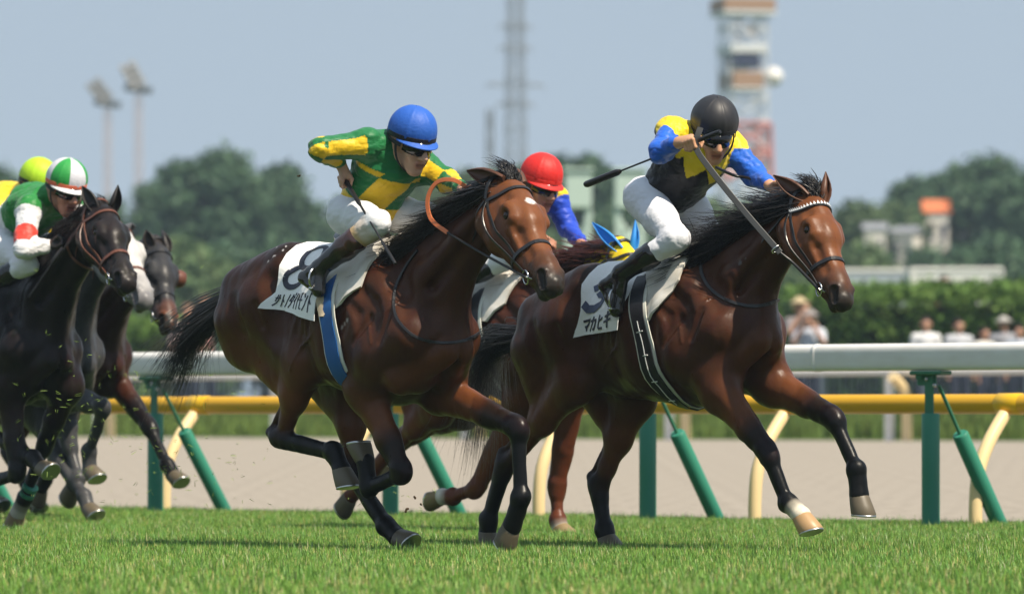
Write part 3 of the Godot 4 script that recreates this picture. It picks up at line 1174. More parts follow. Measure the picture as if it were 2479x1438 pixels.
func fill_rows(rows: Array, per: int) -> Array:
	var r := []
	for i in rows.size() - 1:
		for k in per:
			var t := float(k) / per
			var s_ := t
			r.append([lerpf(rows[i][0], rows[i + 1][0], t), lerpf(rows[i][1], rows[i + 1][1], s_), lerpf(rows[i][2], rows[i + 1][2], s_), lerpf(rows[i][3], rows[i + 1][3], t), lerpf(rows[i][4] if rows[i].size() > 4 else 0.0, rows[i + 1][4] if rows[i + 1].size() > 4 else 0.0, t)])
	r.append(rows[-1])
	return r

func grid_normal(g: Array, i: int, j: int) -> Vector3:
	var a: Vector3 = g[mini(i + 1, g.size() - 1)][j] - g[maxi(i - 1, 0)][j]
	var b: Vector3 = g[i][mini(j + 1, g[0].size() - 1)] - g[i][maxi(j - 1, 0)]
	return b.cross(a).normalized()

func grid_mesh(g: Array, thick: float, outward: Vector3) -> ArrayMesh:
	var st := start()
	st.set_smooth_group(0)
	var n := g.size()
	var m: int = g[0].size()
	var sgn := 1.0
	if grid_normal(g, n / 2, m / 2).dot(outward) < 0:
		sgn = -1.0
	var top := []
	var low := []
	for i in n:
		var a := []
		var b := []
		for j in m:
			var nn := grid_normal(g, i, j) * sgn
			a.append(g[i][j] + nn * thick * 0.5)
			b.append(g[i][j] - nn * thick * 0.5)
		top.append(a)
		low.append(b)
	for i in n - 1:
		for j in m - 1:
			if sgn > 0:
				face4(st, top[i][j], top[i + 1][j], top[i + 1][j + 1], top[i][j + 1])
				face4(st, low[i][j], low[i][j + 1], low[i + 1][j + 1], low[i + 1][j])
			else:
				face4(st, top[i][j], top[i][j + 1], top[i + 1][j + 1], top[i + 1][j])
				face4(st, low[i][j], low[i + 1][j], low[i + 1][j + 1], low[i][j + 1])
	st.set_smooth_group(-1)
	var rim := []
	for j in m: rim.append([0, j])
	for i in range(1, n): rim.append([i, m - 1])
	for j in range(m - 2, -1, -1): rim.append([n - 1, j])
	for i in range(n - 2, 0, -1): rim.append([i, 0])
	for k in rim.size():
		var p: Array = rim[k]
		var q: Array = rim[(k + 1) % rim.size()]
		if sgn > 0:
			face4(st, top[p[0]][p[1]], top[q[0]][q[1]], low[q[0]][q[1]], low[p[0]][p[1]])
		else:
			face4(st, top[p[0]][p[1]], low[p[0]][p[1]], low[q[0]][q[1]], top[q[0]][q[1]])
	return done(st)

func on_grid(g: Array, u: float, v: float, up: float, outward: Vector3) -> Array:
	# u along a row, v down the rows, both 0..1; returns [point, normal]
	var x: float = clampf(u, 0, 1) * (g[0].size() - 1)
	var y: float = clampf(v, 0, 1) * (g.size() - 1)
	var i := mini(int(y), g.size() - 2)
	var j := mini(int(x), g[0].size() - 2)
	var a: Vector3 = g[i][j].lerp(g[i][j + 1], x - j)
	var b: Vector3 = g[i + 1][j].lerp(g[i + 1][j + 1], x - j)
	var nn := grid_normal(g, i, j)
	if nn.dot(outward) < 0:
		nn = -nn
	return [a.lerp(b, y - i) + nn * up, nn]

# strokes drawn on a sheet: polylines in the unit box at (u, v) of size (w, t)
func letter(g: Array, strokes: Array, u: float, v: float, w: float, t: float, pen: float, st: SurfaceTool, outward: Vector3) -> void:
	for s_ in strokes:
		var pts := []
		var nrm := []
		for i in s_.size() - 1:
			var steps := 4
			for k in steps + (1 if i == s_.size() - 2 else 0):
				var f := float(k) / steps
				var x: float = lerpf(s_[i][0], s_[i + 1][0], f)
				var y: float = lerpf(s_[i][1], s_[i + 1][1], f)
				var r := on_grid(g, u + x * w, v + y * t, 0.0045, outward)
				pts.append(r[0])
				nrm.append(r[1])
		strap(st, pts, nrm, pen, 0.003)

func arc(cx: float, cy: float, rx: float, ry: float, a0: float, a1: float, n: int) -> Array:
	var r := []
	for i in n + 1:
		var a := deg_to_rad(lerpf(a0, a1, float(i) / n))
		r.append([cx + cos(a) * rx, cy + sin(a) * ry])
	return r

const KANA := {
	"sa": [[[0, 0.3], [1, 0.3]], [[0.3, 0], [0.3, 0.6]], [[0.72, 0], [0.72, 0.45], [0.62, 0.75], [0.35, 1]]],
	"to": [[[0.35, 0], [0.35, 1]], [[0.35, 0.38], [0.85, 0.62]]],
	"no": [[[0.75, 0], [0.65, 0.4], [0.42, 0.75], [0.1, 1]]],
	"da": [[[0.35, 0], [0.28, 0.25], [0.05, 0.55]], [[0.3, 0.18], [0.8, 0.18], [0.7, 0.55], [0.5, 0.8], [0.15, 1]], [[0.28, 0.45], [0.68, 0.68]], [[0.86, -0.04], [0.94, 0.1]], [[1.02, -0.1], [1.1, 0.04]]],
	"i": [[[0.9, 0], [0.6, 0.3], [0.1, 0.55]], [[0.55, 0.35], [0.55, 1]]],
	"ya": [[[0.05, 0.4], [0.95, 0.22], [0.7, 0.52]], [[0.28, 0.05], [0.5, 1]]],
	"mo": [[[0.12, 0.08], [0.88, 0.08]], [[0.02, 0.45], [0.98, 0.45]], [[0.45, 0.08], [0.45, 0.9], [0.92, 0.9]]],
	"n": [[[0.1, 0.1], [0.38, 0.3]], [[0.95, 0.2], [0.7, 0.65], [0.1, 0.95]]],
	"do": [[[0.35, 0], [0.35, 1]], [[0.35, 0.38], [0.85, 0.62]], [[0.62, 0.02], [0.7, 0.16]], [[0.82, -0.03], [0.9, 0.11]]],
	"ma": [[[0.02, 0.1], [0.95, 0.1], [0.75, 0.4], [0.5, 0.65]], [[0.3, 0.5], [0.62, 0.95]]],
	"ka": [[[0.05, 0.28], [0.9, 0.28], [0.85, 0.75], [0.75, 0.95], [0.58, 0.88]], [[0.42, 0], [0.38, 0.45], [0.05, 1]]],
	"hi": [[[0.15, 0.02], [0.15, 0.85], [0.3, 0.95], [0.95, 0.95]], [[0.15, 0.45], [0.85, 0.3]]],
	"ki": [[[0.1, 0.3], [0.88, 0.2]], [[0.02, 0.62], [0.98, 0.5]], [[0.42, 0], [0.6, 1]]],
}

# everything of a horse that is not its skin
func finish_horse(h: Mount, spec: Dictionary) -> void:
	var ear_mat := tinted("ear", 0.5)
	var cap: Color = spec.coat.face
	for e in spec.ears:
		var m := ear_mesh(h, e[0], h.pix(e[1], e[2], e[3]), h.head(0.2, 0.1, 0.1 * e[0]) - h.head(0, 0, 0))
		part("ear", m, mats[spec.get("ear_mat", spec.skin + "_ear")], h.node)
	for q in [-1.0, 1.0]:
		var st := start()
		var o := h.head(0.195, 0.026, 0.083 * q)
		lathe(st, o, Basis.IDENTITY, [[0.004, -0.021], [0.013, -0.0165], [0.02, -0.006], [0.021, 0.0], [0.02, 0.006], [0.013, 0.0165], [0.004, 0.021]], 12)
		part("eye", done(st), mats.eye, h.node)
	for f in h.hooves:
		var look: Dictionary = f[2]
		var hf := part("hoof", hoof_mesh(f[0], f[1], false), mats[look.get("hoof", "hoof")], h.node)
		part("horseshoe", hoof_mesh(f[0], f[1], true), mats.shoe, hf)

func head_path(h: Mount, ctrl: Array, steps: int, up: float) -> Array:
	# ctrl: [a, w]; returns [points, normals] along the head's skin
	var pts := []
	var nrm := []
	for i in steps + 1:
		var u := float(i) / steps * (ctrl.size() - 1)
		var k := mini(int(u), ctrl.size() - 2)
		var a := lerpf(ctrl[k][0], ctrl[k + 1][0], u - k)
		var w := lerpf(ctrl[k][1], ctrl[k + 1][1], u - k)
		var p := h.face(a, w, up)
		if is_finite(p.x):
			pts.append(p)
			nrm.append(h.hu * cos(deg_to_rad(w)) + h.hr * sin(deg_to_rad(w)))
	# even out the path a little
	for pass_ in 2:
		var q := pts.duplicate()
		for i in range(1, pts.size() - 1):
			q[i] = (pts[i - 1] + pts[i] * 2.0 + pts[i + 1]) / 4.0
		pts = q
	return [pts, nrm]

func bridle(h: Mount, label: String, mat: Material, brow_mat: Material, dotted := false) -> Dictionary:
	var b := thing("bridle", label, "bridle", h.base, h.turn)
	var jobs_ := {"browband": [[0.045, -88], [0.075, -50], [0.085, 0], [0.075, 50], [0.045, 88]], "crownpiece": [[0.03, -88], [-0.035, -45], [-0.045, 0], [-0.035, 45], [0.03, 88]],
		"noseband": [[0.35, -178], [0.365, -90], [0.375, 0], [0.365, 90], [0.35, 178]], "throatlatch": [[0.035, 92], [0.03, 130], [0.04, 165], [0.04, 195], [0.03, 230], [0.035, 268]]}
	for n in jobs_:
		var r := head_path(h, jobs_[n], 28, 0.006)
		var st := start()
		strap(st, r[0], r[1], 0.022 if n == "noseband" else 0.018 if n != "throatlatch" else 0.012, 0.007)
		var o := part(n, done(st), brow_mat if n == "browband" else mat, b)
		if n == "browband" and dotted:
			var sd := start()
			for i in range(1, r[0].size() - 1):
				var p: Vector3 = r[0][i]
				var nn: Vector3 = r[1][i]
				var tip: Vector3 = p - h.hf * 0.019 + nn * 0.006
				var al: Vector3 = (r[0][i + 1] - r[0][i - 1]).normalized() * 0.0075
				face(sd, p - al + nn * 0.005, p + al + nn * 0.005, tip)
				face(sd, p - al + nn * 0.002, tip - nn * 0.003, p + al + nn * 0.002)
			part("white_tooth_trim", done(sd), mats.white, o)
	var rings := {}
	for q in [-1.0, 1.0]:
		for c in [[[0.05, 90], [0.16, 112], [0.30, 116], [0.45, 112]], [[0.055, 84], [0.20, 98], [0.355, 100]]]:
			var ctrl := []
			for e in c:
				ctrl.append([e[0], e[1] * q])
			var r := head_path(h, ctrl, 16, 0.006)
			var st := start()
			strap(st, r[0], r[1], 0.014, 0.006)
			part("cheekpiece", done(st), mat, b)
		var o := h.face(0.475, 112 * q, 0.012)
		var st := start()
		var nn: Vector3 = (h.hr * q * 0.9 - h.hu * 0.3).normalized()
		var fr := frame_of(nn)
		var pts := []
		for i in 17:
			var a := TAU * i / 16.0
			pts.append(o + fr.x * cos(a) * 0.034 + fr.y * sin(a) * 0.034)
		tube(st, pts, [0.0042], 6, nn)
		part("bit_ring", done(st), mats.steel, b)
		rings[q] = o
	var sb := start()
	tube(sb, [rings[-1.0], h.head(0.50, -0.045, -0.03), h.head(0.50, -0.045, 0.03), rings[1.0]], [0.006], 6, h.hf)
	part("bit", done(sb), mats.steel, b)
	return {"node": b, "rings": rings}

# ---------------------------------------------------------------- jockeys
# A rider is built in the axes of the horse under it (see Mount); j holds its joints.
func fist(s: Solid, wrist: Vector3, grip: Vector3, axis: Vector3, skin: Color, flip := 1.0) -> void:
	var A := axis.normalized()
	var e1 := (wrist - grip)
	e1 = (e1 - A * e1.dot(A)).normalized()
	var e2 := A.cross(e1) * flip
	var on := func(deg: float, r: float, along: float) -> Vector3:
		return grip + (e1 * cos(deg_to_rad(deg)) + e2 * sin(deg_to_rad(deg))) * r + A * along
	for i in 4:
		var w: float = [0.030, 0.010, -0.010, -0.029][i]
		var r: float = [0.0095, 0.0098, 0.0095, 0.0085][i]
		var reach: float = [0.0, 8.0, 4.0, -8.0][i]
		var k: Vector3 = on.call(62.0, 0.034, w)
		var p1: Vector3 = on.call(138.0 + reach, 0.031, w * 0.95)
		var p2: Vector3 = on.call(222.0 + reach, 0.026, w * 0.92)
		var p3: Vector3 = on.call(292.0 + reach, 0.021, w * 0.9)
		s.bone(wrist + A * w * 0.5 + e2 * 0.006, k, 0.017, r * 1.1, 0.012, skin)
		s.bone(k, p1, r * 1.08, r, 0.006, skin)
		s.bone(p1, p2, r, r * 0.92, 0.004, skin)
		s.bone(p2, p3, r * 0.92, r * 0.8, 0.004, skin)
	s.bone(wrist, grip + e1 * 0.03, 0.026, 0.026, 0.02, skin, e2, 0.8)
	var t0 := wrist.lerp(grip, 0.35) + A * 0.018
	var t1: Vector3 = on.call(-38.0, 0.036, 0.036)
	var t2: Vector3 = on.call(-85.0, 0.030, 0.040)
	var t3: Vector3 = on.call(-135.0, 0.027, 0.034)
	s.bone(t0, t1, 0.016, 0.0125, 0.012, skin)
	s.bone(t1, t2, 0.0115, 0.0105, 0.005, skin)
	s.bone(t2, t3, 0.0105, 0.009, 0.005, skin)

func head_solid(s: Solid, c: Vector3, b: Basis, skin: Color, z: float) -> void:
	# b.x ahead, b.y up, b.z to the right
	var p := func(x: float, y: float, zz: float) -> Vector3: return c + b * Vector3(x, y, zz) * z
	var lip := lin(skin.r * 0.75, skin.g * 0.5, skin.b * 0.5)
	s.ball(p.call(-0.02, 0.035, 0), 0.088 * z, 0.02, skin)
	s.bone(p.call(0.03, 0.03, 0), p.call(0.045, -0.05, 0), 0.062 * z, 0.045 * z, 0.03, skin)
	s.bone(p.call(0.045, -0.05, 0), p.call(0.062, -0.097, 0), 0.040 * z, 0.022 * z, 0.025, skin)
	for q in [-1.0, 1.0]:
		s.bone(p.call(-0.015, -0.05, 0.052 * q), p.call(0.055, -0.097, 0.014 * q), 0.022 * z, 0.018 * z, 0.03, skin)
		s.ball(p.call(0.062, -0.028, 0.036 * q), 0.022 * z, 0.025, skin)
		s.bone(p.call(0.082, 0.022, 0.014 * q), p.call(0.070, 0.022, 0.045 * q), 0.014 * z, 0.012 * z, 0.014, skin)
		s.ball(p.call(0.090, 0.002, 0.030 * q), 0.013 * z, 0.012, skin, true)
		s.ball(p.call(0.078, 0.002, 0.030 * q), 0.0125 * z, 0.004, lin(0.5, 0.47, 0.42))
		s.ball(p.call(0.088, 0.001, 0.030 * q), 0.005 * z, 0.003, lin(0.02, 0.012, 0.008))
		s.ball(p.call(0.096, -0.034, 0.012 * q), 0.0095 * z, 0.008, skin)
		s.bone(p.call(-0.008, 0.012, 0.078 * q), p.call(-0.004, -0.025, 0.074 * q), 0.022 * z, 0.013 * z, 0.006, skin, b * Vector3(0.3, 0, 1).normalized(), 0.35)
	s.bone(p.call(0.088, 0.012, 0), p.call(0.112, -0.032, 0), 0.0095 * z, 0.0125 * z, 0.014, skin)
	s.bone(p.call(0.086, -0.061, -0.017), p.call(0.086, -0.061, 0.017), 0.0085 * z, 0.0085 * z, 0.008, lip)
	s.bone(p.call(0.083, -0.074, -0.013), p.call(0.083, -0.074, 0.013), 0.0085 * z, 0.0085 * z, 0.008, lip)
	s.bone(p.call(0.094, -0.0675, -0.02), p.call(0.094, -0.0675, 0.02), 0.003 * z, 0.003 * z, 0.004, lin(0.03, 0.01, 0.01), Vector3.ZERO, 1.0, true)

func helmet_mesh(c: Vector3, b: Basis, panel: Array, size: float) -> ArrayMesh:
	# a silk stretched over the shell: seams between six panels, gathered at the rim
	var st := start()
	var rings := []
	var sides := 120
	var rows := 22
	var cols := []
	for i in rows + 1:
		var el := deg_to_rad(lerpf(-14.0, 89.0, float(i) / rows))
		var ring := PackedVector3Array()
		for j in sides:
			var a := TAU * j / sides
			var seam := pow(absf(cos(a * 3.0 + 0.4)), 30.0) * 0.0032 * cos(el)
			var pleat := 0.0010 * sin(a * 37.0 + sin(a * 5.0) * 2.0) * clampf(1.0 - float(i) / 5.0, 0.0, 1.0)
			var r := Vector3(0.126, 0.118, 0.113) * size
			var d := Vector3(cos(el) * cos(a), sin(el), cos(el) * sin(a))
			if i == 0:
				d = d * 0.93
			ring.append(c + b * (d * r + d * (seam + pleat) + Vector3(-0.012, 0.047, 0)))
		rings.append(ring)
	st.set_smooth_group(0)
	for i in rows:
		for j in sides:
			var j2 := (j + 1) % sides
			var a := fposmod(TAU * (j + 0.5) / sides * 3.0 + 0.4 + PI / 2, TAU * 3.0) / PI
			st.set_color(panel[int(a) % panel.size()])
			face4(st, rings[i][j], rings[i][j2], rings[i + 1][j2], rings[i + 1][j])
	var top: Vector3 = c + b * Vector3(-0.012, 0.045 + 0.1185 * size, 0)
	for j in sides:
		var a := fposmod(TAU * (j + 0.5) / sides * 3.0 + 0.4 + PI / 2, TAU * 3.0) / PI
		st.set_color(panel[int(a) % panel.size()])
		face(st, rings[rows][j], rings[rows][(j + 1) % sides], top)
	st.set_color(panel[0])
	lathe(st, top - b.y * 0.003, b, [[0.009, 0.0], [0.009, 0.004], [0.004, 0.007]], 10)
	return done(st)

func helmet(parent: Node, c: Vector3, b: Basis, panel: Array, band: Color, peak: Color, mat: Material, size := 1.0) -> void:
	var hm := part("helmet", helmet_mesh(c, b, panel, size), mat, parent)
	# rim band and peak
	var pts := []
	var nrm := []
	for i in 40:
		var a := TAU * i / 40.0
		var d := Vector3(cos(a) * 0.1245, 0.026, sin(a) * 0.1115) * Vector3(size, 1, size) + Vector3(-0.012, 0, 0)
		pts.append(c + b * d)
		nrm.append(b * Vector3(cos(a), 0.0, sin(a)))
	var st := start()
	st.set_color(band)
	strap(st, pts, nrm, 0.024, 0.006, true)
	part("rim_band", done(st), mat, hm)
	if peak.a < 0.5:
		return
	var sp := start()
	sp.set_color(peak)
	var rings := []
	for i in 17:
		var a := deg_to_rad(lerpf(-75.0, 75.0, i / 16.0))
		var reach := 0.045 * pow(cos(a), 0.8)
		var o := Vector3(cos(a) * 0.118 * size - 0.012, 0.019, sin(a) * 0.107 * size)
		var e := Vector3(cos(a) * (0.118 * size + reach) - 0.012, 0.012 - reach * 0.35, sin(a) * (0.107 * size + reach * 0.5))
		rings.append(PackedVector3Array([c + b * (o + Vector3(0, 0.003, 0)), c + b * (e + Vector3(0, 0.002, 0)), c + b * (e - Vector3(0, 0.002, 0)), c + b * (o - Vector3(0, 0.003, 0))]))
	loft(sp, rings, -1)
	part("peak", done(sp), mat, hm)

func goggles(parent: Node, c: Vector3, b: Basis) -> void:
	var st := start()
	var rings := []
	for i in 15:
		var a := deg_to_rad(lerpf(-68.0, 68.0, i / 14.0))
		var nose := 0.010 * exp(-pow(a * 6.0, 2.0))
		var r := 0.110
		var hh := 0.029 * (1.0 - 0.35 * pow(absf(a) / 1.2, 3.0))
		var d := Vector3(cos(a) * r - 0.004, 0, sin(a) * 0.078)
		rings.append(PackedVector3Array([c + b * (d + Vector3(0, hh, 0)), c + b * (d + Vector3(0.004, 0.0, 0) * cos(a)), c + b * (d + Vector3(0, -hh + nose, 0)), c + b * (d * 0.93 + Vector3(0, -hh + nose, 0)), c + b * (d * 0.93 + Vector3(0, hh, 0))]))
	loft(st, rings, 0)
	var g := part("goggles", done(st), mats.lens, parent)
	var pts := []
	var nrm := []
	for i in 33:
		var a := deg_to_rad(lerpf(62.0, 298.0, i / 32.0))
		var d := Vector3(cos(a) * 0.112 - 0.012, 0.008 - 0.012 * cos(a), sin(a) * 0.094)
		pts.append(c + b * d)
		nrm.append(b * Vector3(cos(a), 0, sin(a)))
	var sb := start()
	strap(sb, pts, nrm, 0.02, 0.004)
	part("strap", done(sb), mats.black_cloth, g)

func chin_strap(parent: Node, c: Vector3, b: Basis) -> void:
	var st := start()
	var pts := []
	var nrm := []
	for i in 21:
		var a := deg_to_rad(lerpf(-100.0, 100.0, i / 20.0))
		pts.append(c + b * Vector3(0.012 + 0.03 * cos(a), 0.0 - 0.118 * cos(a * 0.9), 0.085 * sin(a) / sin(1.745)))
		nrm.append(b * Vector3(0, -cos(a), sin(a)))
	strap(st, pts, nrm, 0.016, 0.005)
	part("chin_strap", done(st), mats.black_cloth, parent)

# j: hip, knee, ankle, heel, toe, shoulder, elbow, wrist, grip, axis (each [right, left]); waist, chest, neck, head, look, crown
func jockey(h: Mount, label: String, j: Dictionary, look: Dictionary) -> Node3D:
	var n := thing("person", label, "person", h.base, h.turn)
	var skin: Color = look.get("skin", lin(0.42, 0.22, 0.14))
	var body := Solid.new()
	var top := Solid.new()
	var legs := Solid.new()
	var fwd: Vector3 = (j.look as Vector3).normalized()
	var rt: Vector3 = fwd.cross(j.crown).normalized()
	var hb := Basis(fwd, rt.cross(fwd).normalized(), rt)
	var hc: Vector3 = j.head
	head_solid(body, hc - hb.y * 0.018, hb, skin, look.get("head", 1.2))
	body.bone(j.neck, hc + hb * Vector3(-0.02, -0.04, 0), 0.058, 0.055, 0.03, skin)
	body.bone(j.waist, j.chest, 0.10, 0.12, 0.05, skin)
	body.bone(j.chest, j.neck, 0.10, 0.06, 0.05, skin)
	var side: Vector3 = (j.shoulder[0] - j.shoulder[1]).normalized()
	var spine: Vector3 = (j.neck - j.waist).normalized()
	var ahead: Vector3 = spine.cross(side).normalized()
	# jersey
	var c: Color = look.jersey
	top.bone(j.waist, j.chest, 0.150, 0.168, 0.06, c, ahead, 0.86)
	top.bone(j.chest, j.neck - spine * 0.05, 0.168, 0.10, 0.06, c, ahead, 0.86)
	top.bone(j.neck - spine * 0.05, j.neck + spine * 0.015, 0.085, 0.064, 0.03, look.get("collar", c))
	top.bone(j.waist - spine * 0.07, j.waist, 0.140, 0.150, 0.04, c, ahead, 0.85)
	legs.bone(j.waist - spine * 0.06, (j.hip[0] + j.hip[1]) * 0.5, 0.115, 0.125, 0.05, look.breeches, ahead, 0.9)
	for q in 2:
		var sh: Vector3 = j.shoulder[q]
		var el: Vector3 = j.elbow[q]
		var wr: Vector3 = j.wrist[q]
		body.bone(j.chest, sh, 0.06, 0.05, 0.04, skin)
		body.bone(sh, el, 0.048, 0.036, 0.02, skin)
		body.bone(el, wr, 0.036, 0.026, 0.02, skin)
		fist(body, wr, j.grip[q], j.axis[q], look.get("glove", skin), look.flip[q])
		top.bone(j.chest + spine * 0.05, sh, 0.10, 0.082, 0.06, c)
		top.bone(sh, el, 0.076, 0.060, 0.035, look.get("sleeve", c))
		top.bone(el, el.lerp(wr, 0.80), 0.056, 0.043, 0.03, look.get("sleeve", c))
		top.bone(el.lerp(wr, 0.80), el.lerp(wr, 0.92), 0.041, 0.034, 0.01, look.get("cuff", look.get("sleeve", c)))
		var hp: Vector3 = j.hip[q]
		var kn: Vector3 = j.knee[q]
		var an: Vector3 = j.ankle[q]
		body.bone(hp, kn, 0.07, 0.045, 0.03, skin)
		body.bone(kn, an, 0.045, 0.034, 0.02, skin)
		body.bone(an, j.toe[q], 0.034, 0.025, 0.02, skin)
		var seat: Vector3 = hp - ahead * 0.02
		legs.bone(seat, kn.lerp(hp, 0.5), 0.110, 0.086, 0.05, look.breeches)
		legs.bone(kn.lerp(hp, 0.5), kn, 0.086, 0.064, 0.04, look.breeches)
		legs.bone(kn, kn.lerp(an, 0.16), 0.068, 0.064, 0.03, look.breeches)
		legs.bone(kn.lerp(an, 0.10), kn.lerp(an, 0.50), 0.067, 0.054, 0.008, look.get("knee_patch", look.breeches))
		var boot := Solid.new()
		var bc: Color = lin(0.012, 0.012, 0.014)
		boot.bone(kn.lerp(an, look.get("boot_from", 0.38)), kn.lerp(an, 0.56), 0.064, 0.060, 0.006, look.get("boot_top", bc))
		boot.bone(kn.lerp(an, 0.54), an, 0.060, 0.044, 0.015, bc)
		boot.bone(an, j.heel[q], 0.040, 0.030, 0.02, bc)
		boot.bone(j.heel[q], j.toe[q], 0.030, 0.028, 0.02, bc)
		boot.bone(an + (j.toe[q] - an) * 0.3, j.toe[q], 0.038, 0.030, 0.02, bc)
		boot.ripple = FastNoiseLite.new()
		boot.ripple.frequency = 9.0
		boot.ripple.fractal_octaves = 2
		boot.ripple.seed = 5 + q
		boot.amp = 0.006
		later("boot", boot, 0.006, mats.boot, n)
	for x in [top, legs]:
		x.ripple = FastNoiseLite.new()
		x.ripple.noise_type = FastNoiseLite.TYPE_SIMPLEX
		x.ripple.seed = look.get("seed", 3)
		x.ripple.frequency = 4.5
		x.ripple.fractal_type = FastNoiseLite.FRACTAL_RIDGED
		x.ripple.fractal_octaves = 3
		x.ripple.fractal_gain = 0.45
		x.amp = 0.009 if x == top else 0.005
		x.stretch = Vector3(1.0, 1.6, 1.0)
	later("body", body, 0.0055, mats.skin, n)
	later("jersey", top, 0.006, mats.silk, n, look.get("pattern"))
	later("breeches", legs, 0.0065, mats.breeches, n, look.get("legs_pattern"))
	helmet(n, hc, hb, look.helmet, look.band, look.peak, mats.helmet if not look.get("bare", false) else mats.bare_helmet, look.get("size", 1.05))
	goggles(n, hc - hb.y * 0.016, hb.scaled(Vector3.ONE * 1.2))
	chin_strap(n, hc - hb.y * 0.012, hb.scaled(Vector3.ONE * 1.2))
	return n

# coordinates on a torso for dyed patterns: height 0 (waist) .. 1 (neck), degrees round it from the chest to the right
func torso_place(j: Dictionary, p: Vector3) -> Vector2:
	var side: Vector3 = (j.shoulder[0] - j.shoulder[1]).normalized()
	var spine: Vector3 = (j.neck - j.waist)
	var up := spine.normalized()
	var ahead := up.cross(side).normalized()
	var d: Vector3 = p - j.waist
	return Vector2(d.dot(up) / spine.length(), rad_to_deg(atan2(d.dot(side), d.dot(ahead))))

# coordinates on an arm: which limb (0 none, 1 upper, 2 lower), share along it, degrees round it
func arm_place(j: Dictionary, q: int, p: Vector3) -> Vector3:
	var sh: Vector3 = j.shoulder[q]
	var el: Vector3 = j.elbow[q]
	var wr: Vector3 = j.wrist[q]
	var best := Vector3(0, 0, 0)
	var near := 0.085
	for k in 2:
		var a := sh if k == 0 else el
		var b := el if k == 0 else wr
		var t := (p - a).dot(b - a) / (b - a).length_squared()
		var d := (p - a.lerp(b, clampf(t, -0.1, 1.1))).length()
		if d < near and t > (-0.02 if k == 0 else -0.2):
			near = d
			var fr := frame_of(b - a, Vector3(0, 0, 1))
			var o := p - a.lerp(b, t)
			best = Vector3(k + 1, t, rad_to_deg(atan2(o.dot(fr.y), o.dot(fr.x))))
	return best

# ---------------------------------------------------------------- the course
# The rails run towards the camera from left to right: a = metres along them, w = metres beyond the white rail.
const RAIL_O := Vector3(-2.465, 0.0, -11.1)
const RAIL_D := Vector3(0.7060, 0.0, 0.7082)
const RAIL_N := Vector3(0.7082, 0.0, -0.7060)

func course(a: float, y: float, w: float) -> Vector3:
	return RAIL_O + RAIL_D * a + RAIL_N * w + Vector3(0, y, 0)

func rise(w: float) -> float:
	# height of the ground beyond the white rail
	if w < 1.5: return -0.050
	if w < 32.5: return -0.050 + (w - 1.5) / 31.0 * 0.340
	if w < 36.0: return 0.29 + (w - 32.5) / 3.5 * 0.22
	if w < 39.0: return 0.51
	if w < 52.0: return 0.51 + (w - 39.0) / 13.0 * 0.44
	return 0.95

func strip(called: String, ws: Array, mat: Material, up := 0.0) -> void:
	var st := start()
	st.set_smooth_group(0)
	for i in ws.size() - 1:
		var a0 := course(-900, rise(ws[i]) + up, ws[i])
		var a1 := course(900, rise(ws[i]) + up, ws[i])
		var b0 := course(-900, rise(ws[i + 1]) + up, ws[i + 1])
		var b1 := course(900, rise(ws[i + 1]) + up, ws[i + 1])
		face4(st, a0, b0, b1, a1)
	var o := part(called, done(st), mat, self)
	o.set_meta("kind", "structure")

func blade_mesh(blades: int, height: float, spread: float, width: float, seed_: int) -> ArrayMesh:
	var r := RandomNumberGenerator.new()
	r.seed = seed_
	var st := start()
	for i in blades:
		var a := r.randf() * TAU
		var o := Vector3(r.randfn() * spread, 0, r.randfn() * spread)
		var lean := Vector3(cos(a), 0, sin(a)) * r.randf_range(0.05, 0.42)
		var h := height * r.randf_range(0.45, 1.1)
		var side := Vector3(-sin(a), 0, cos(a)).rotated(Vector3.UP, r.randf_range(-0.8, 0.8)) * width * r.randf_range(0.6, 1.2)
		var m := o + (Vector3.UP * 0.6 + lean * 0.35) * h
		var t := o + (Vector3.UP + lean) * h
		var tone := r.randf_range(0.5, 1.45)
		st.set_color(Color(tone * r.randf_range(0.85, 1.25), tone, tone * r.randf_range(0.6, 1.3)))
		st.set_smooth_group(-1)
		face4(st, o - side, m - side * 0.8, m + side * 0.8, o + side)
		face(st, m - side * 0.8, t, m + side * 0.8)
	return done(st)

func turf() -> void:
	var meshes := [blade_mesh(9, 0.066, 0.024, 0.0021, 11), blade_mesh(8, 0.060, 0.026, 0.0027, 12), blade_mesh(4, 0.098, 0.02, 0.0018, 13)]
	var places := [[], [], []]
	var tones := []
	var patch := FastNoiseLite.new()
	patch.frequency = 0.55
	patch.seed = 8
	for i in 64:
		var d := rng.randf()
		tones.append(Color(0.13, 0.30, 0.05).lerp(Color(0.28, 0.45, 0.135), d * d) if i % 9 else Color(0.55, 0.53, 0.28))
	var n := 390000
	for i in n:
		var depth := lerpf(17.5, 41.5, sqrt(rng.randf()) * 0.62 + rng.randf() * 0.38)
		var x := rng.randf_range(-1.0, 1.0) * (depth * 0.098 + 1.9)
		var p := Vector3(x, -0.050, EYE.z - depth)
		var w := (p - RAIL_O).dot(RAIL_N)
		if w > 0.85 + 0.12 * patch.get_noise_2d(p.x * 9.0, p.z * 9.0):
			continue
		var s_ := 0.9 + 0.28 * patch.get_noise_2d(p.x, p.z) + rng.randf_range(-0.15, 0.15)
		var b := Basis(Vector3.UP, rng.randf() * TAU).scaled(Vector3(1, s_, 1))
		var kind := 0 if i % 5 < 2 else 1 if i % 5 < 4 else 2
		if kind == 2 and i % 3:
			kind = 0
		places[kind].append(Transform3D(b, p))
	var root := Node3D.new()
	root.name = numbered("grass")
	add_child(root)
	root.set_meta("kind", "stuff")
	tag(root, "long green turf grass under the horses, up to the rail", "grass")
	for k in 3:
		var o := multi("grass_blades", meshes[k], mats.grass, places[k], root, tones)
		o.set_meta("kind", "stuff")

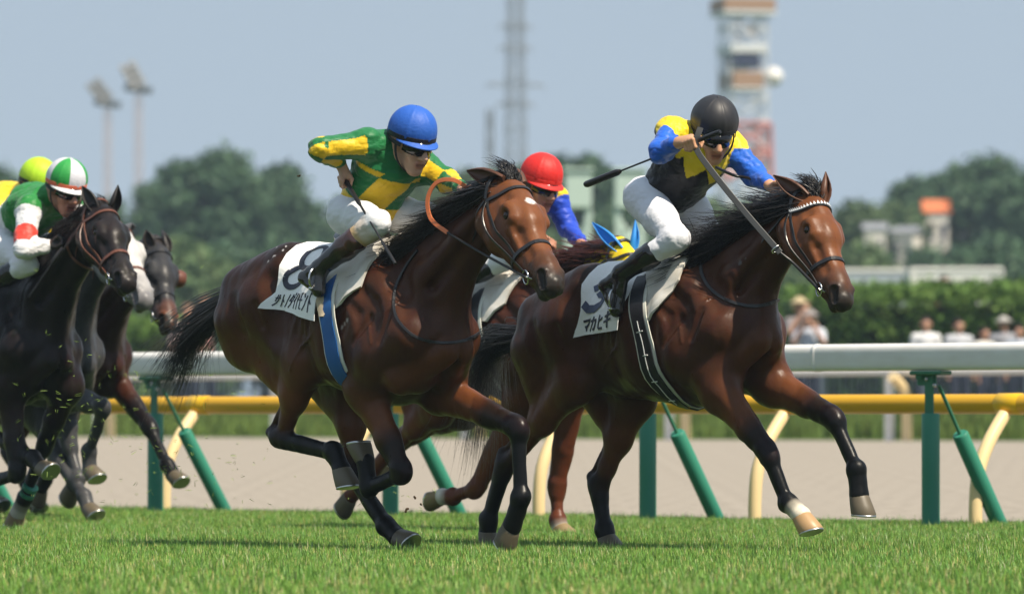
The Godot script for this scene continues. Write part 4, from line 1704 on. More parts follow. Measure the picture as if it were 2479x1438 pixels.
func white_rail() -> void:
	var t := thing("white_rail", "white plastic running rail along the inside of the turf, joined in lengths", "rail", course(0, 0, 0))
	var o := course(0, 0, 0)
	var joints := [-9.6, -4.9, -0.35, 6.15, 11.0]
	for i in joints.size() - 1:
		var st := start()
		var rings := []
		for a in [joints[i] + 0.01, joints[i + 1] - 0.006]:
			var ring := PackedVector3Array()
			# a tall tube with strongly rounded shoulders
			for k in 24:
				var w := TAU * k / 24.0
				var e := 0.85 if sin(w) > 0.0 else 0.35
				var cx := signf(cos(w)) * pow(absf(cos(w)), e) * 0.052
				var cy := 0.028 + pow(sin(w), e) * 0.054 if sin(w) > 0.0 else 0.028 - pow(-sin(w), e) * 0.110
				ring.append(course(a, 1.008 + cy, -cx) - o)
			rings.append(ring)
		loft(st, rings, 0)
		part("rail_length", done(st), mats.white_rail, t)
	for i in range(1, joints.size() - 1):
		var st := start()
		var rings := []
		for e in [[-0.016, 0.99], [-0.014, 1.03], [0.014, 1.03], [0.016, 0.99]]:
			var ring := PackedVector3Array()
			for k in 24:
				var w := TAU * k / 24.0
				var x := 0.85 if sin(w) > 0.0 else 0.35
				var cx: float = signf(cos(w)) * pow(absf(cos(w)), x) * 0.052 * e[1]
				var cy: float = (0.028 + pow(sin(w), x) * 0.054 if sin(w) > 0.0 else 0.028 - pow(-sin(w), x) * 0.110) * e[1]
				ring.append(course(joints[i] + e[0], 1.008 + cy, -cx) - o)
			rings.append(ring)
		loft(st, rings, 0)
		part("joint_sleeve", done(st), mats.white_rail, t)

func rail_post(called: String, label: String, a: float) -> void:
	var t := thing(called, label, "rail post", course(a, 0, 0), 0.0, "green padded posts under the white rail")
	var b := Basis(RAIL_D, Vector3.UP, -RAIL_N)
	var o := Vector3.ZERO
	var st := start()
	# saddle plate under the rail, with turned-down edges
	bx(st, Vector3(0, 0.912, 0), Vector3(0.25, 0.026, 0.11), b, 0.006)
	bx(st, b * Vector3(-0.03, 0.868, 0.0), Vector3(0.15, 0.066, 0.012), b, 0.003)
	bx(st, b * Vector3(-0.07, 0.893, 0.03), Vector3(0.05, 0.036, 0.008), b, 0.003)
	part("bracket", done(st), mats.green_metal, t)
	st = start()
	bx(st, b * Vector3(0.0, 0.78, 0.012), Vector3(0.066, 0.26, 0.014), b, 0.003)
	part("flat_bar", done(st), mats.green_metal, t)
	for e in [[-0.01, 0.872], [0.05, 0.835]]:
		st = start()
		var c := b * Vector3(e[0], e[1], 0.02)
		lathe(st, c, Basis(b.x, b.z, -b.y), [[0.013, 0.0], [0.013, 0.008], [0.007, 0.008], [0.007, 0.016], [0.004, 0.017]], 6, -1)
		part("bolt", done(st), mats.steel, t)
	st = start()
	tube(st, [Vector3(0, -0.05, 0), Vector3(0, 0.3, 0), Vector3(0, 0.66, 0), Vector3(0, 0.668, 0)], [0.055, 0.055, 0.055, 0.05], 18, Vector3(1, 0, 0))
	part("padded_sleeve", done(st), mats.green_pad, t)
	var foot := RAIL_N * 0.66 + Vector3(0, -0.04, 0)
	var head := RAIL_N * 0.03 + b.x * 0.04 + Vector3(0, 0.835, 0)
	st = start()
	tube(st, [head, head.lerp(foot, 0.42)], [0.012, 0.012], 8)
	part("brace_rod", done(st), mats.green_metal, t)
	st = start()
	tube(st, [head.lerp(foot, 0.33), head.lerp(foot, 0.34), foot], [0.042, 0.05, 0.05], 18)
	part("brace_pad", done(st), mats.green_pad, t)

func yellow_rail() -> void:
	var o := course(0, 0, 0.78)
	var t := thing("yellow_rail", "yellow tube rail of the dirt course behind the white rail", "rail", o)
	var st := start()
	tube(st, [course(-14, 0.725, 0.78) - o, course(12, 0.725, 0.78) - o], [0.062, 0.062], 18)
	part("tube", done(st), mats.yellow_rail, t)

func curved_post(label: String, a: float) -> void:
	var t := thing("curved_post", label, "rail post", course(a, 0, 0.45), 0.0, "cream curved posts of the yellow rail")
	var st := start()
	var pts := curve([Vector3(0, -0.1, 0), Vector3(0, 0.12, 0), RAIL_N * 0.03 + Vector3(0, 0.32, 0), RAIL_N * 0.13 + Vector3(0, 0.50, 0), RAIL_N * 0.27 + Vector3(0, 0.66, 0)], 14)
	tube(st, pts, [0.042], 14, RAIL_D)
	part("bent_tube", done(st), mats.cream, t)
	st = start()
	var b := Basis(RAIL_D, Vector3.UP, -RAIL_N)
	var rings := []
	for e in [[-0.10, 0.80], [-0.085, 1.0], [0.085, 1.0], [0.10, 0.80]]:
		var ring := PackedVector3Array()
		for k in 14:
			var w := TAU * k / 14.0
			ring.append(RAIL_N * 0.33 + Vector3(0, 0.725, 0) + b.x * e[0] + b.y * (sin(w) * 0.068 * e[1]) + b.z * (cos(w) * 0.068 * e[1]))
		rings.append(ring)
	rings.reverse()
	loft(st, rings, 0)
	part("clamp", done(st), mats.yellow_clamp, t)

func far_fences() -> void:
	# white running rail on the inside of the dirt track
	var o := course(-29, 0, 32.2)
	var t := thing("inner_rail", "far white rail along the inside of the dirt track", "rail", o)
	var st := start()
	tube(st, [course(-120, 1.24, 32.2) - o, course(60, 1.24, 32.2) - o], [0.055, 0.055], 10)
	part("tube", done(st), mats.white_rail, t)
	var k := 0
	for i in 14:
		var a: float = -46.43 + (i / 2) * 4.16 + (0.31 if i % 2 else 0.0)
		var p := course(a, rise(32.2), 32.2)
		if k % 2 == 0:
			st = start()
			tube(st, [Vector3(0, -0.1, 0), Vector3(0, 0.88, 0)], [0.07, 0.07], 12, Vector3(1, 0, 0))
			var q := part("rail_support", done(st), mats.white_rail, t)
			q.position = p - o
		else:
			st = start()
			tube(st, curve([Vector3(0, -0.1, 0), Vector3(0, 0.45, 0), -RAIL_N * 0.05 + Vector3(0, 0.7, 0), -RAIL_N * 0.3 + Vector3(0, 0.88, 0)], 10), [0.07], 12, RAIL_D)
			var q2 := part("bent_support", done(st), mats.cream, t)
			q2.position = p - o
		k += 1
	# public fence beyond: top rail, posts, bars
	var o2 := course(-33, 0.51, 37.0)
	var f := thing("public_fence", "grey metal spectator fence beyond the dirt track", "fence", o2)
	st = start()
	bx(st, Vector3(0, 0.98, 0), Vector3(170, 0.07, 0.07), Basis(RAIL_D, Vector3.UP, -RAIL_N), 0.01)
	bx(st, Vector3(0, 0.12, 0), Vector3(170, 0.05, 0.05), Basis(RAIL_D, Vector3.UP, -RAIL_N), 0.01)
	part("rail", done(st), mats.white_rail, f)
	for i in 26:
		st = start()
		bx(st, RAIL_D * (-26.0 + i * 2.0) + Vector3(0, 0.47, -0.0), Vector3(0.09, 0.96, 0.06), Basis(RAIL_D, Vector3.UP, -RAIL_N), 0.01)
		part("post", done(st), mats.grey_metal, f)
	var bars := []
	for i in 430:
		bars.append(Transform3D(Basis.IDENTITY, RAIL_D * (-26.0 + i * 0.12) + Vector3(0, 0.54, 0)))
	var bar := start()
	bx(bar, Vector3.ZERO, Vector3(0.022, 0.84, 0.022))
	var mb := multi("bars", done(bar), mats.grey_metal, bars, f)
	mb.set_meta("kind", "stuff")

func verge() -> void:
	# rough grass between the dirt and the public fence
	var places := []
	for i in 9000:
		var w := rng.randf_range(32.8, 38.5)
		var p := course(rng.randf_range(-50.0, -14.0), rise(w), w)
		var b := Basis(Vector3.UP, rng.randf() * TAU).scaled(Vector3(3.0, rng.randf_range(2.0, 6.0), 3.0))
		places.append(Transform3D(b, p))
	var tones := []
	for i in 16:
		tones.append(Color(0.07, 0.12, 0.025).lerp(Color(0.16, 0.24, 0.06), rng.randf()))
	var m := multi("verge_grass", blade_mesh(9, 0.06, 0.03, 0.004, 21), mats.grass, places, self, tones)
	m.set_meta("kind", "stuff")
	tag(m, "rough verge grass between the dirt track and the grey fence", "grass")

func hedge(called: String, label: String, from: Vector3, to: Vector3, height: float, deep: float, parent_y: float) -> void:
	var mid := (from + to) * 0.5
	mid.y = parent_y
	var t := thing(called, label, "hedge", mid)
	var st := start()
	var along := (to - from)
	along.y = 0
	var b := Basis(along.normalized(), Vector3.UP, along.normalized().cross(Vector3.UP))
	bx(st, Vector3(0, height * 0.5 - 0.1, 0), Vector3(along.length() - 0.2, height - 0.25, deep - 0.3), b, 0.1)
	part("branches", done(st), mats.twigs, t)
	var places := []
	var cn := int(along.length() * (height + deep) * 55.0)
	for i in cn:
		var p := Vector3(rng.randf_range(-0.5, 0.5) * along.length(), 0, 0)
		if rng.randf() < height / (height + deep):
			p += Vector3(0, rng.randf_range(0.0, height), (deep * 0.5 + rng.randfn() * 0.05) * (1.0 if rng.randf() < 0.8 else -1.0))
		else:
			p += Vector3(0, height + rng.randfn() * 0.05, rng.randf_range(-0.5, 0.5) * deep)
		var bb := Basis.from_euler(Vector3(rng.randf() * TAU, rng.randf() * TAU, rng.randf() * TAU)) * Basis.IDENTITY.scaled(Vector3.ONE * rng.randf_range(0.12, 0.24))
		places.append(Transform3D(bb, b * p))
	var tones := []
	for i in 32:
		tones.append(Color(0.075, 0.155, 0.028).lerp(Color(0.15, 0.25, 0.05), rng.randf()))
	var m := multi("leaves", leaf_clump(14, 3), mats.leaf, places, t, tones)
	m.set_meta("kind", "stuff")

func leaf_clump(count: int, seed_: int) -> ArrayMesh:
	var r := RandomNumberGenerator.new()
	r.seed = seed_
	var st := start()
	st.set_smooth_group(-1)
	for i in count:
		var c := Vector3(r.randfn(), r.randfn(), r.randfn()) * 0.45
		var b := Basis.from_euler(Vector3(r.randf() * TAU, r.randf() * TAU, r.randf() * TAU))
		var l := r.randf_range(0.22, 0.4)
		var tone := r.randf_range(0.7, 1.3)
		st.set_color(Color(tone, tone, tone))
		face(st, c - b.x * l * 0.45, c + b.z * l, c + b.x * l * 0.45)
		face(st, c + b.x * l * 0.45, c - b.z * l * 0.9, c - b.x * l * 0.45)
	return done(st)

var clump: ArrayMesh

func tree(called: String, label: String, base: Vector3, height: float, wide: float, dense: float, tones: Array, low := 0.18) -> void:
	var t := thing(called, label, "tree", base, 0.0, "trees far behind the course")
	var st := start()
	var top := Vector3(rng.randf_range(-0.4, 0.4), height * 0.8, rng.randf_range(-0.4, 0.4))
	tube(st, curve([Vector3(0, -0.3, 0), Vector3(0.1, height * 0.25, 0), top * 0.65, top], 8), [0.32, 0.28, 0.25, 0.22, 0.18, 0.14, 0.1, 0.07, 0.04], 8)
	part("trunk", done(st), mats.bark, t)
	var lobes := []
	var nl := 24
	st = start()
	for i in nl:
		var v := lerpf(low + 0.12, 0.90, (i + 0.5) / nl)
		var a := i * 2.4 + rng.randf() * 0.8
		var prof := sqrt(maxf(0.05, 1.0 - pow((v - 0.48) / 0.55, 2.0)))
		var c := Vector3(cos(a), 0, sin(a)) * wide * 0.5 * prof * rng.randf_range(0.35, 0.88) + Vector3(0, height * v, 0)
		var r := wide * rng.randf_range(0.10, 0.22) * (0.6 + 0.4 * prof)
		lobes.append([c, r])
		var root := Vector3(0.1, height * v * 0.62, 0)
		tube(st, [root, root.lerp(c, 0.5) + Vector3(0, 0.3, 0), c], [0.11, 0.07, 0.03], 6)
	part("limbs", done(st), mats.bark, t)
	var places := []
	for l in lobes:
		var cn := int(dense * l[1] * l[1] * 24.0)
		for i in cn:
			var d := Vector3(rng.randfn(), rng.randfn(), rng.randfn()).normalized()
			var rr: float = l[1] * pow(rng.randf(), 0.4) * rng.randf_range(0.75, 1.1)
			var p: Vector3 = l[0] + Vector3(d.x, d.y * 0.75, d.z) * rr
			var bb := Basis.from_euler(Vector3(rng.randf() * TAU, rng.randf() * TAU, rng.randf() * TAU)).scaled(Vector3.ONE * rng.randf_range(0.3, 0.6))
			places.append(Transform3D(bb, p))
	var m := multi("crown", clump, mats.leaf, places, t, tones)

func lattice(t: Node3D, called: String, mat: Material, w0: float, w1: float, y0: float, y1: float, bays: int, r: float, label := "") -> void:
	var st := start()
	var c := [[-1, -1], [1, -1], [1, 1], [-1, 1]]
	for i in bays:
		var ya := lerpf(y0, y1, float(i) / bays)
		var yb := lerpf(y0, y1, float(i + 1) / bays)
		var wa := lerpf(w0, w1, float(i) / bays) * 0.5
		var wb := lerpf(w0, w1, float(i + 1) / bays) * 0.5
		for k in 4:
			var k2 := (k + 1) % 4
			var p := Vector3(c[k][0] * wa, ya, c[k][1] * wa)
			var q := Vector3(c[k][0] * wb, yb, c[k][1] * wb)
			var p2 := Vector3(c[k2][0] * wa, ya, c[k2][1] * wa)
			var q2 := Vector3(c[k2][0] * wb, yb, c[k2][1] * wb)
			tube(st, [p, q], [r * 1.5], 4)
			tube(st, [p, q2], [r], 4)
			tube(st, [p2, q], [r], 4)
			tube(st, [q, q2], [r], 4)
	part(called, done(st), mat, t, label)

func far_things() -> void:
	# power pylon
	var d := 420.0
	var k := d / FOCAL
	var p := at(1248, 0, d)
	p.y = 0.9
	var t := thing("pylon", "tall grey lattice power pylon rising out of the frame behind the blue helmet", "pylon", p, 0.35)
	var top := -0.23 + 1060 * k
	lattice(t, "lattice", mats.pylon, 1.9, 0.9, 0.0, top, 17, 0.032)
	for e in [[795.0, 2.3], [560.0, 1.5], [938.0, 1.3], [885.0, 1.3], [748.0, 1.5]]:
		var st := start()
		var y: float = -0.23 + e[0] * k
		for q in [-1.0, 1.0]:
			tube(st, [Vector3(0, y + 0.25, 0), Vector3(q * e[1], y, 0)], [0.05], 5)
			tube(st, [Vector3(0, y - 0.25, 0), Vector3(q * e[1], y, 0)], [0.05], 5)
			tube(st, [Vector3(q * e[1], y, 0), Vector3(q * e[1], y - 0.35, 0)], [0.04], 5)
		part("cross_arm", done(st), mats.pylon, t)
	p = at(1186, 0, 520)
	p.y = 0.9
	t = thing("pylon", "short distant grey pylon just left of the tall one", "pylon", p, 0.2)
	lattice(t, "lattice", mats.pylon, 1.0, 0.6, 0.0, -0.23 + 735 * 520 / FOCAL, 12, 0.04)
	# broadcasting tower
	d = 330.0
	k = d / FOCAL
	p = at(1800, 0, d)
	p.y = 0.9
	t = thing("broadcast_tower", "red and white lattice broadcasting tower with brown camera cabins", "tower", p, 0.25)
	lattice(t, "lower_lattice", mats.pale_paint, 2.7, 2.35, 0.0, -0.23 + 645 * k, 9, 0.07)
	lattice(t, "red_leg_section", mats.red_paint, 2.78, 2.62, -0.23 + 560 * k, -0.23 + 700 * k, 2, 0.09)
	lattice(t, "upper_lattice", mats.pale_paint, 2.35, 2.3, -0.23 + 645 * k, -0.23 + 990 * k, 6, 0.045)
	var rows := [[60.0, 0.0, 2.2, "concrete_wall"]]
	var st := start()
	bx(st, Vector3(-0.1, -0.23 + 805 * k, 0), Vector3(1.9, 0.95, 2.9), Basis.IDENTITY, 0.05)
	part("lower_cabin", done(st), mats.cabin, t)
	st = start()
	bx(st, Vector3(-0.1, -0.23 + 850 * k, 0), Vector3(1.5, 0.8, 2.92), Basis.IDENTITY, 0.02)
	var win := part("cabin_window", done(st), mats.dark_glass, t)
	st = start()
	bx(st, Vector3(-0.1, -0.23 + 880 * k, 0), Vector3(2.2, 0.5, 3.1), Basis.IDENTITY, 0.03)
	part("cabin_roof", done(st), mats.pale_paint, t)
	st = start()
	bx(st, Vector3(-0.1, -0.23 + 783 * k, 0), Vector3(2.1, 0.14, 3.0), Basis.IDENTITY, 0.03)
	part("cabin_floor", done(st), mats.pale_paint, t)
	st = start()
	bx(st, Vector3(0.0, -0.23 + 988 * k, 0), Vector3(3.2, 0.75, 3.0), Basis.IDENTITY, 0.05)
	part("upper_cabin", done(st), mats.cabin, t)
	st = start()
	bx(st, Vector3(0.0, -0.23 + 967 * k, 0), Vector3(3.3, 0.22, 3.1), Basis.IDENTITY, 0.03)
	part("gallery_floor", done(st), mats.pale_paint, t)
	for e in [[-0.75, 940.0, 0.2], [0.0, 925.0, 0.42], [-0.8, 912.0, 0.25], [0.3, 915.0, 0.25]]:
		st = start()
		var b := Basis(Vector3(1, 0, 0), Vector3(0, 0, 1), Vector3(0, -1, 0))
		lathe(st, Vector3(e[0], -0.23 + e[1] * k, 1.35), b, [[0.05, 0.0], [e[2] * 0.7, 0.06], [e[2], 0.2], [e[2] * 0.97, 0.2], [e[2] * 0.6, 0.1], [0.03, 0.06]], 14)
		part("dish_antenna", done(st), mats.grey_metal, t)
	st = start()
	lathe(st, Vector3(1.75, -0.23 + 815 * k - 0.58, 0.4), Basis.IDENTITY, [[0.05, 0.0], [0.35, 0.1], [0.55, 0.35], [0.6, 0.58], [0.55, 0.82], [0.35, 1.06], [0.05, 1.16]], 16)
	part("radome", done(st), mats.white_rail, t)
	# floodlight masts
	for e in [[258.0, 250.0, 310.0, "left floodlight mast with a tilted lamp rack, over the striped helmet", 18.0], [333.0, 215.0, 300.0, "right taller floodlight mast with a lamp rack, left of the big tree", 8.0]]:
		d = e[2]
		k = d / FOCAL
		p = at(e[0], 0, d)
		p.y = 0.9
		t = thing("floodlight_mast", e[3], "floodlight", p, 0.0, "floodlight masts behind the course")
		var h: float = -0.23 + (1000.0 - e[1]) * k
		st = start()
		tube(st, [Vector3(0, 0, 0), Vector3(0, h * 0.62, 0)], [0.15, 0.11], 10, Vector3(1, 0, 0))
		part("pole", done(st), mats.pale_paint, t)
		lattice(t, "upper_lattice", mats.red_white, 0.4, 0.34, h * 0.6, h, 8, 0.018)
		var tilt: float = deg_to_rad(e[4])
		var b := Basis(Vector3(0, 0, 1), tilt + 0.35) * Basis(Vector3(0, 1, 0), 0.5)
		st = start()
		bx(st, Vector3(0, h, 0), Vector3(1.5, 0.35, 0.5), Basis(Vector3(0, 0, 1), -0.12), 0.03)
		bx(st, Vector3(0, h, 0) + b * Vector3(0, 0.62, 0), Vector3(0.2, 1.5, 0.2), b, 0.03)
		part("lamp_rack", done(st), mats.dark_metal, t)
		for i in 8:
			st = start()
			var c: Vector3 = Vector3(0, h, 0) + b * Vector3(-0.28 + 0.56 * (i % 2), 0.25 + 0.36 * (i / 2), 0.12)
			lathe(st, c, b * Basis(Vector3(1, 0, 0), 1.2), [[0.06, -0.2], [0.17, -0.1], [0.24, 0.06], [0.2, 0.07]], 10)
			part("lamp_head", done(st), mats.dark_metal, t)
	# pale green steel frames
	var steel := []
	for e in [[1400.0, 415.0, 64.0, "left pale green steel frame behind the red helmet"], [1525.0, 415.0, 74.0, "right pale green steel frame behind the white breeches"]]:
		d = 165.0
		k = d / FOCAL
		p = at(e[0], 0, d)
		p.y = 0.9
		t = thing("steel_frame", e[3], "steel frame", p, 0.0, "pale green steel frames")
		var h: float = -0.23 + (1000.0 - e[1]) * k
		var w: float = e[2] * k
		st = start()
		bx(st, Vector3(0, h - 0.55, 0), Vector3(w, 1.1, 1.0), Basis.IDENTITY, 0.03)
		bx(st, Vector3(0, h + 0.04, 0), Vector3(w + 0.15, 0.08, 1.15), Basis.IDENTITY, 0.02)
		part("header", done(st), mats.pale_green, t)
		for q in [-1.0, 1.0]:
			st = start()
			bx(st, Vector3(q * (w * 0.5 - 0.1), (h - 1.1) * 0.5, 0.3), Vector3(0.2, h - 1.1, 0.2), Basis.IDENTITY, 0.02)
			part("upright", done(st), mats.pale_green, t)
			st = start()
			tube(st, [Vector3(q * w * 0.5, h - 2.8, 0.25), Vector3(-q * w * 0.5, h - 1.2, 0.25)], [0.09], 6)
			part("diagonal_brace", done(st), mats.pale_green, t)
		st = start()
		bx(st, Vector3(0, h - 2.0, 0.3), Vector3(w - 0.4, 0.16, 0.16), Basis.IDENTITY, 0.02)
		part("cross_beam", done(st), mats.pale_green, t)
	# link beam between frames
	# trailers
	for e in [[2130.0, 655.0, 706.0, 190.0, "grey box trailer at the left behind the hedge", "trailer_grey"], [2310.0, 652.0, 700.0, 218.0, "white box trailer parked behind the hedge, right of the bay's nose", "trailer_white"]]:
		d = 128.0 if e[0] > 2200 else 136.0
		k = d / FOCAL
		p = at(e[0], 0, d)
		p.y = 0.9
		t = thing("box_trailer", e[4], "trailer", p, 0.0, "trailers behind the hedge")
		var y1: float = -0.23 + (1000.0 - e[1]) * k
		var y0: float = y1 - 1.3
		var w: float = e[3] * k
		st = start()
		bx(st, Vector3(0, (y0 + y1) * 0.5, 0), Vector3(w, y1 - y0, 2.0), Basis.IDENTITY, 0.03)
		part("box", done(st), mats[e[5]], t)
		st = start()
		bx(st, Vector3(0, y1 - 0.03, 0), Vector3(w + 0.06, 0.09, 2.06), Basis.IDENTITY, 0.02)
		bx(st, Vector3(w * 0.5, (y0 + y1) * 0.5, 1.0), Vector3(0.07, y1 - y0, 0.07), Basis.IDENTITY, 0.01)
		bx(st, Vector3(-w * 0.5, (y0 + y1) * 0.5, 1.0), Vector3(0.07, y1 - y0, 0.07), Basis.IDENTITY, 0.01)
		part("edge_trim", done(st), mats.white_rail, t)
		for q in [-1.0, 1.0]:
			st = start()
			lathe(st, Vector3(q * w * 0.3, 0.42, 1.0), Basis(Vector3(1, 0, 0), Vector3(0, 0, 1), Vector3(0, -1, 0)), [[0.2, -0.2], [0.42, -0.18], [0.42, -0.02], [0.2, 0.0]], 16)
			part("wheel", done(st), mats.tyre, t)
		st = start()
		bx(st, Vector3(0, (y0 + 0.6) * 0.5, 0), Vector3(w * 0.9, y0 - 0.55, 1.2), Basis.IDENTITY, 0.03)
		part("chassis", done(st), mats.tyre, t)

func house(label: String, px: float, py: float, w: float, h: float, d: float, roof: Material) -> void:
	var k := d / FOCAL
	var p := at(px, 0, d)
	p.y = 0.4
	var t := thing("house", label, "house", p, rng.randf_range(-0.5, 0.5), "houses among the far trees")
	var top := 0.27 + (1000.0 - py) * k
	var st := start()
	bx(st, Vector3(0, top * 0.5, 0), Vector3(w, top, w * 0.9))
	part("wall", done(st), mats.house_wall, t)
	st = start()
	var x := w * 0.5 + 0.12
	var rings := []
	for e in [-x, x]:
		rings.append(PackedVector3Array([Vector3(e, top - 0.05, -w * 0.55), Vector3(e, top - 0.05, w * 0.55), Vector3(e, top + h, 0)]))
	loft(st, rings, -1)
	part("roof", done(st), roof, t)
	for i in 2:
		st = start()
		var c := Vector3(lerpf(-w * 0.25, w * 0.25, i), top - 0.9, w * 0.45)
		bx(st, c, Vector3(w * 0.22, 0.7, 0.08))
		var wn := part("window", done(st), mats.dark_glass, t)
		st = start()
		bx(st, c + Vector3(0, -0.4, 0.05), Vector3(w * 0.27, 0.08, 0.14))
		part("sill", done(st), mats.white_rail, wn)

func bay_coat() -> Dictionary:
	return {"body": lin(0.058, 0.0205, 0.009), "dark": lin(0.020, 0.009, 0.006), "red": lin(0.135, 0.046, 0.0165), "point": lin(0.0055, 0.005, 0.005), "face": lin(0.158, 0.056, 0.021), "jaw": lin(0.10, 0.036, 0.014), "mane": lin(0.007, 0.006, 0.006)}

func coat_tint(h: Mount, marks: Array, seed_: int, vary: float):
	# marks: [centre, radius, colour]; white hairs, sweat marks
	var n := FastNoiseLite.new()
	n.seed = seed_
	n.frequency = 5.0
	n.fractal_octaves = 3
	var fine := FastNoiseLite.new()
	fine.seed = seed_ + 1
	fine.frequency = 40.0
	return func(p: Vector3, _n: Vector3, c: Color) -> Color:
		var v := 1.0 + vary * n.get_noise_3dv(p) + vary * 0.5 * fine.get_noise_3dv(p * Vector3(1, 0.4, 1))
		var o := Color(c.r * v, c.g * v, c.b * v)
		for m in marks:
			var d: float = (p - m[0]).length() / m[1] + 0.35 * fine.get_noise_3dv(p)
			o = o.lerp(m[2], clampf((1.0 - d) * 6.0, 0.0, 1.0))
		return o

func number_cloth(h: Mount, label: String, rows: Array, per: int) -> Dictionary:
	var g := sheet(h, fill_rows(rows, per), 14, 0.004)
	var t := thing("saddle_cloth", label, "saddle cloth", h.base, h.turn)
	part("cloth", grid_mesh(g, 0.004, Vector3(0, 0.3, 1)), mats.cloth_white, t)
	return {"node": t, "grid": g}

func saddle(h: Mount, label: String, pad_rows: Array, girth_f: Array, girth_mat: Material, width: float, feet: Array) -> Node3D:
	var t := thing("racing_saddle", label, "saddle", h.base, h.turn)
	var g := sheet(h, fill_rows(pad_rows, 4), 8, 0.02)
	part("pad", grid_mesh(g, 0.014, Vector3(0, 0.3, 1)), mats.pad_white, t)
	# girth: a broad band with pale edges down both sides and under the chest
	for e in [[width * 1.34, 0.006, "girth_edge", "girth_sleeve"], [width, 0.014, "", "girth"]]:
		var st := start()
		var rows := []
		for i in 41:
			var w := lerpf(48.0, 312.0, i / 40.0)
			var f: float = lerpf(girth_f[0], girth_f[1], sin(deg_to_rad(clampf((absf(w - 180.0) - 132.0) / -132.0 * 90.0, 0, 90))))
			rows.append([w, f + e[0] * 0.5, f - e[0] * 0.5, e[1]])
		var gg := []
		for row in rows:
			var line := []
			for k in 5:
				line.append(h.skin(lerpf(row[1], row[2], k / 4.0), row[0], row[3], h.trunk))
			gg.append(line)
		var o := part(e[3], grid_mesh_round(gg, 0.006, h.t(0.2, h.mid, 0)), mats[e[2]] if e[2] != "" else girth_mat, t)
	# seat: a light tree and flap of leather
	var sg := sheet(h, fill_rows([[-24, 0.26, 0.14, 0.034], [-10, 0.28, 0.0, 0.042], [0, 0.28, -0.06, 0.05], [10, 0.28, 0.0, 0.042], [24, 0.26, 0.14, 0.034]], 4), 8, 0.02)
	part("seat", grid_mesh(sg, 0.016, Vector3.UP), mats.leather, t)
	# stirrups: leather and iron
	for q in [1.0, -1.0]:
		var f: Vector3 = feet[0] if q > 0.0 else feet[1]
		var top := h.skin(0.10, 50.0 * q, 0.03)
		var st := start()
		strap(st, [top, top.lerp(f + Vector3(0, 0.09, 0), 0.5) + Vector3(0, 0.0, 0.03 * q), f + Vector3(0, 0.09, 0.0)], [Vector3(0, 0.2, q), Vector3(0, 0.2, q), Vector3(0, 0.2, q)], 0.018, 0.005)
		part("stirrup_leather", done(st), mats.leather, t)
		st = start()
		var pts := []
		for i in 13:
			var a := deg_to_rad(lerpf(-50.0, 230.0, i / 12.0))
			pts.append(f + Vector3(0.01 * cos(a), 0.035 + 0.055 * sin(a), 0.055 * cos(a)))
		tube(st, pts, [0.006], 8, Vector3(1, 0, 0))
		bx(st, f + Vector3(0, -0.012, 0), Vector3(0.032, 0.012, 0.085), Basis.IDENTITY, 0.004)
		part("stirrup_iron", done(st), mats.steel, t)
	return t

func grid_mesh_round(g: Array, thick: float, centre: Vector3) -> ArrayMesh:
	# like grid_mesh, for a band that runs round the body
	var st := start()
	st.set_smooth_group(0)
	var n := g.size()
	var m: int = g[0].size()
	var sgn := 1.0
	var mid: Vector3 = g[n / 2][m / 2]
	if grid_normal(g, n / 2, m / 2).dot(mid - centre) < 0:
		sgn = -1.0
	for i in n - 1:
		for j in m - 1:
			var a: Vector3 = g[i][j] + grid_normal(g, i, j) * sgn * thick
			var b: Vector3 = g[i + 1][j] + grid_normal(g, i + 1, j) * sgn * thick
			var c: Vector3 = g[i + 1][j + 1] + grid_normal(g, i + 1, j + 1) * sgn * thick
			var d: Vector3 = g[i][j + 1] + grid_normal(g, i, j + 1) * sgn * thick
			if sgn > 0:
				face4(st, a, b, c, d)
				face4(st, g[i][j], g[i][j + 1], g[i + 1][j + 1], g[i + 1][j])
			else:
				face4(st, a, d, c, b)
				face4(st, g[i][j], g[i + 1][j], g[i + 1][j + 1], g[i][j + 1])
	st.set_smooth_group(-1)
	for i in n - 1:
		for j in [0, m - 1]:
			var a: Vector3 = g[i][j] + grid_normal(g, i, j) * sgn * thick
			var b: Vector3 = g[i + 1][j] + grid_normal(g, i + 1, j) * sgn * thick
			if (j == 0) == (sgn > 0):
				face4(st, g[i][j], g[i + 1][j], b, a)
			else:
				face4(st, g[i][j], a, b, g[i + 1][j])
	return done(st)

func whip(h: Mount, label: String, from: Vector3, to: Vector3, flap: float) -> void:
	var t := thing("whip", label, "whip", h.base, h.turn)
	var st := start()
	var d := to - from
	tube(st, [from, from + d * 0.02, from + d * 0.30, from + d * 0.33], [0.010, 0.013, 0.011, 0.007], 10)
	part("handle", done(st), mats.leather, t)
	st = start()
	tube(st, [from + d * 0.33, from + d * 0.76], [0.006, 0.0045], 8)
	part("shaft", done(st), mats.leather, t)
	st = start()
	tube(st, [from + d * 0.74, from + d * 0.76, to - d * 0.01, to], [flap * 0.6, flap, flap, flap * 0.8], 10, Vector3.UP, 0.75)
	part("flap", done(st), mats.leather, t)

func breast_strap(h: Mount, label: String, ctrl: Array, width: float, mat: Material) -> void:
	# ctrl: points in front of the skin, settled onto it
	var pts := []
	var nrm := []
	for p in curve(ctrl, 30):
		var q := h.seen(p.x, p.y, 0.006)
		if is_finite(q.x):
			pts.append(q)
			nrm.append(h.s.out(q))
	var t := thing("neck_strap", label, "neck strap", h.base, h.turn)
	var st := start()
	strap(st, pts, nrm, width, 0.007)
	part("strap", done(st), mat, t)

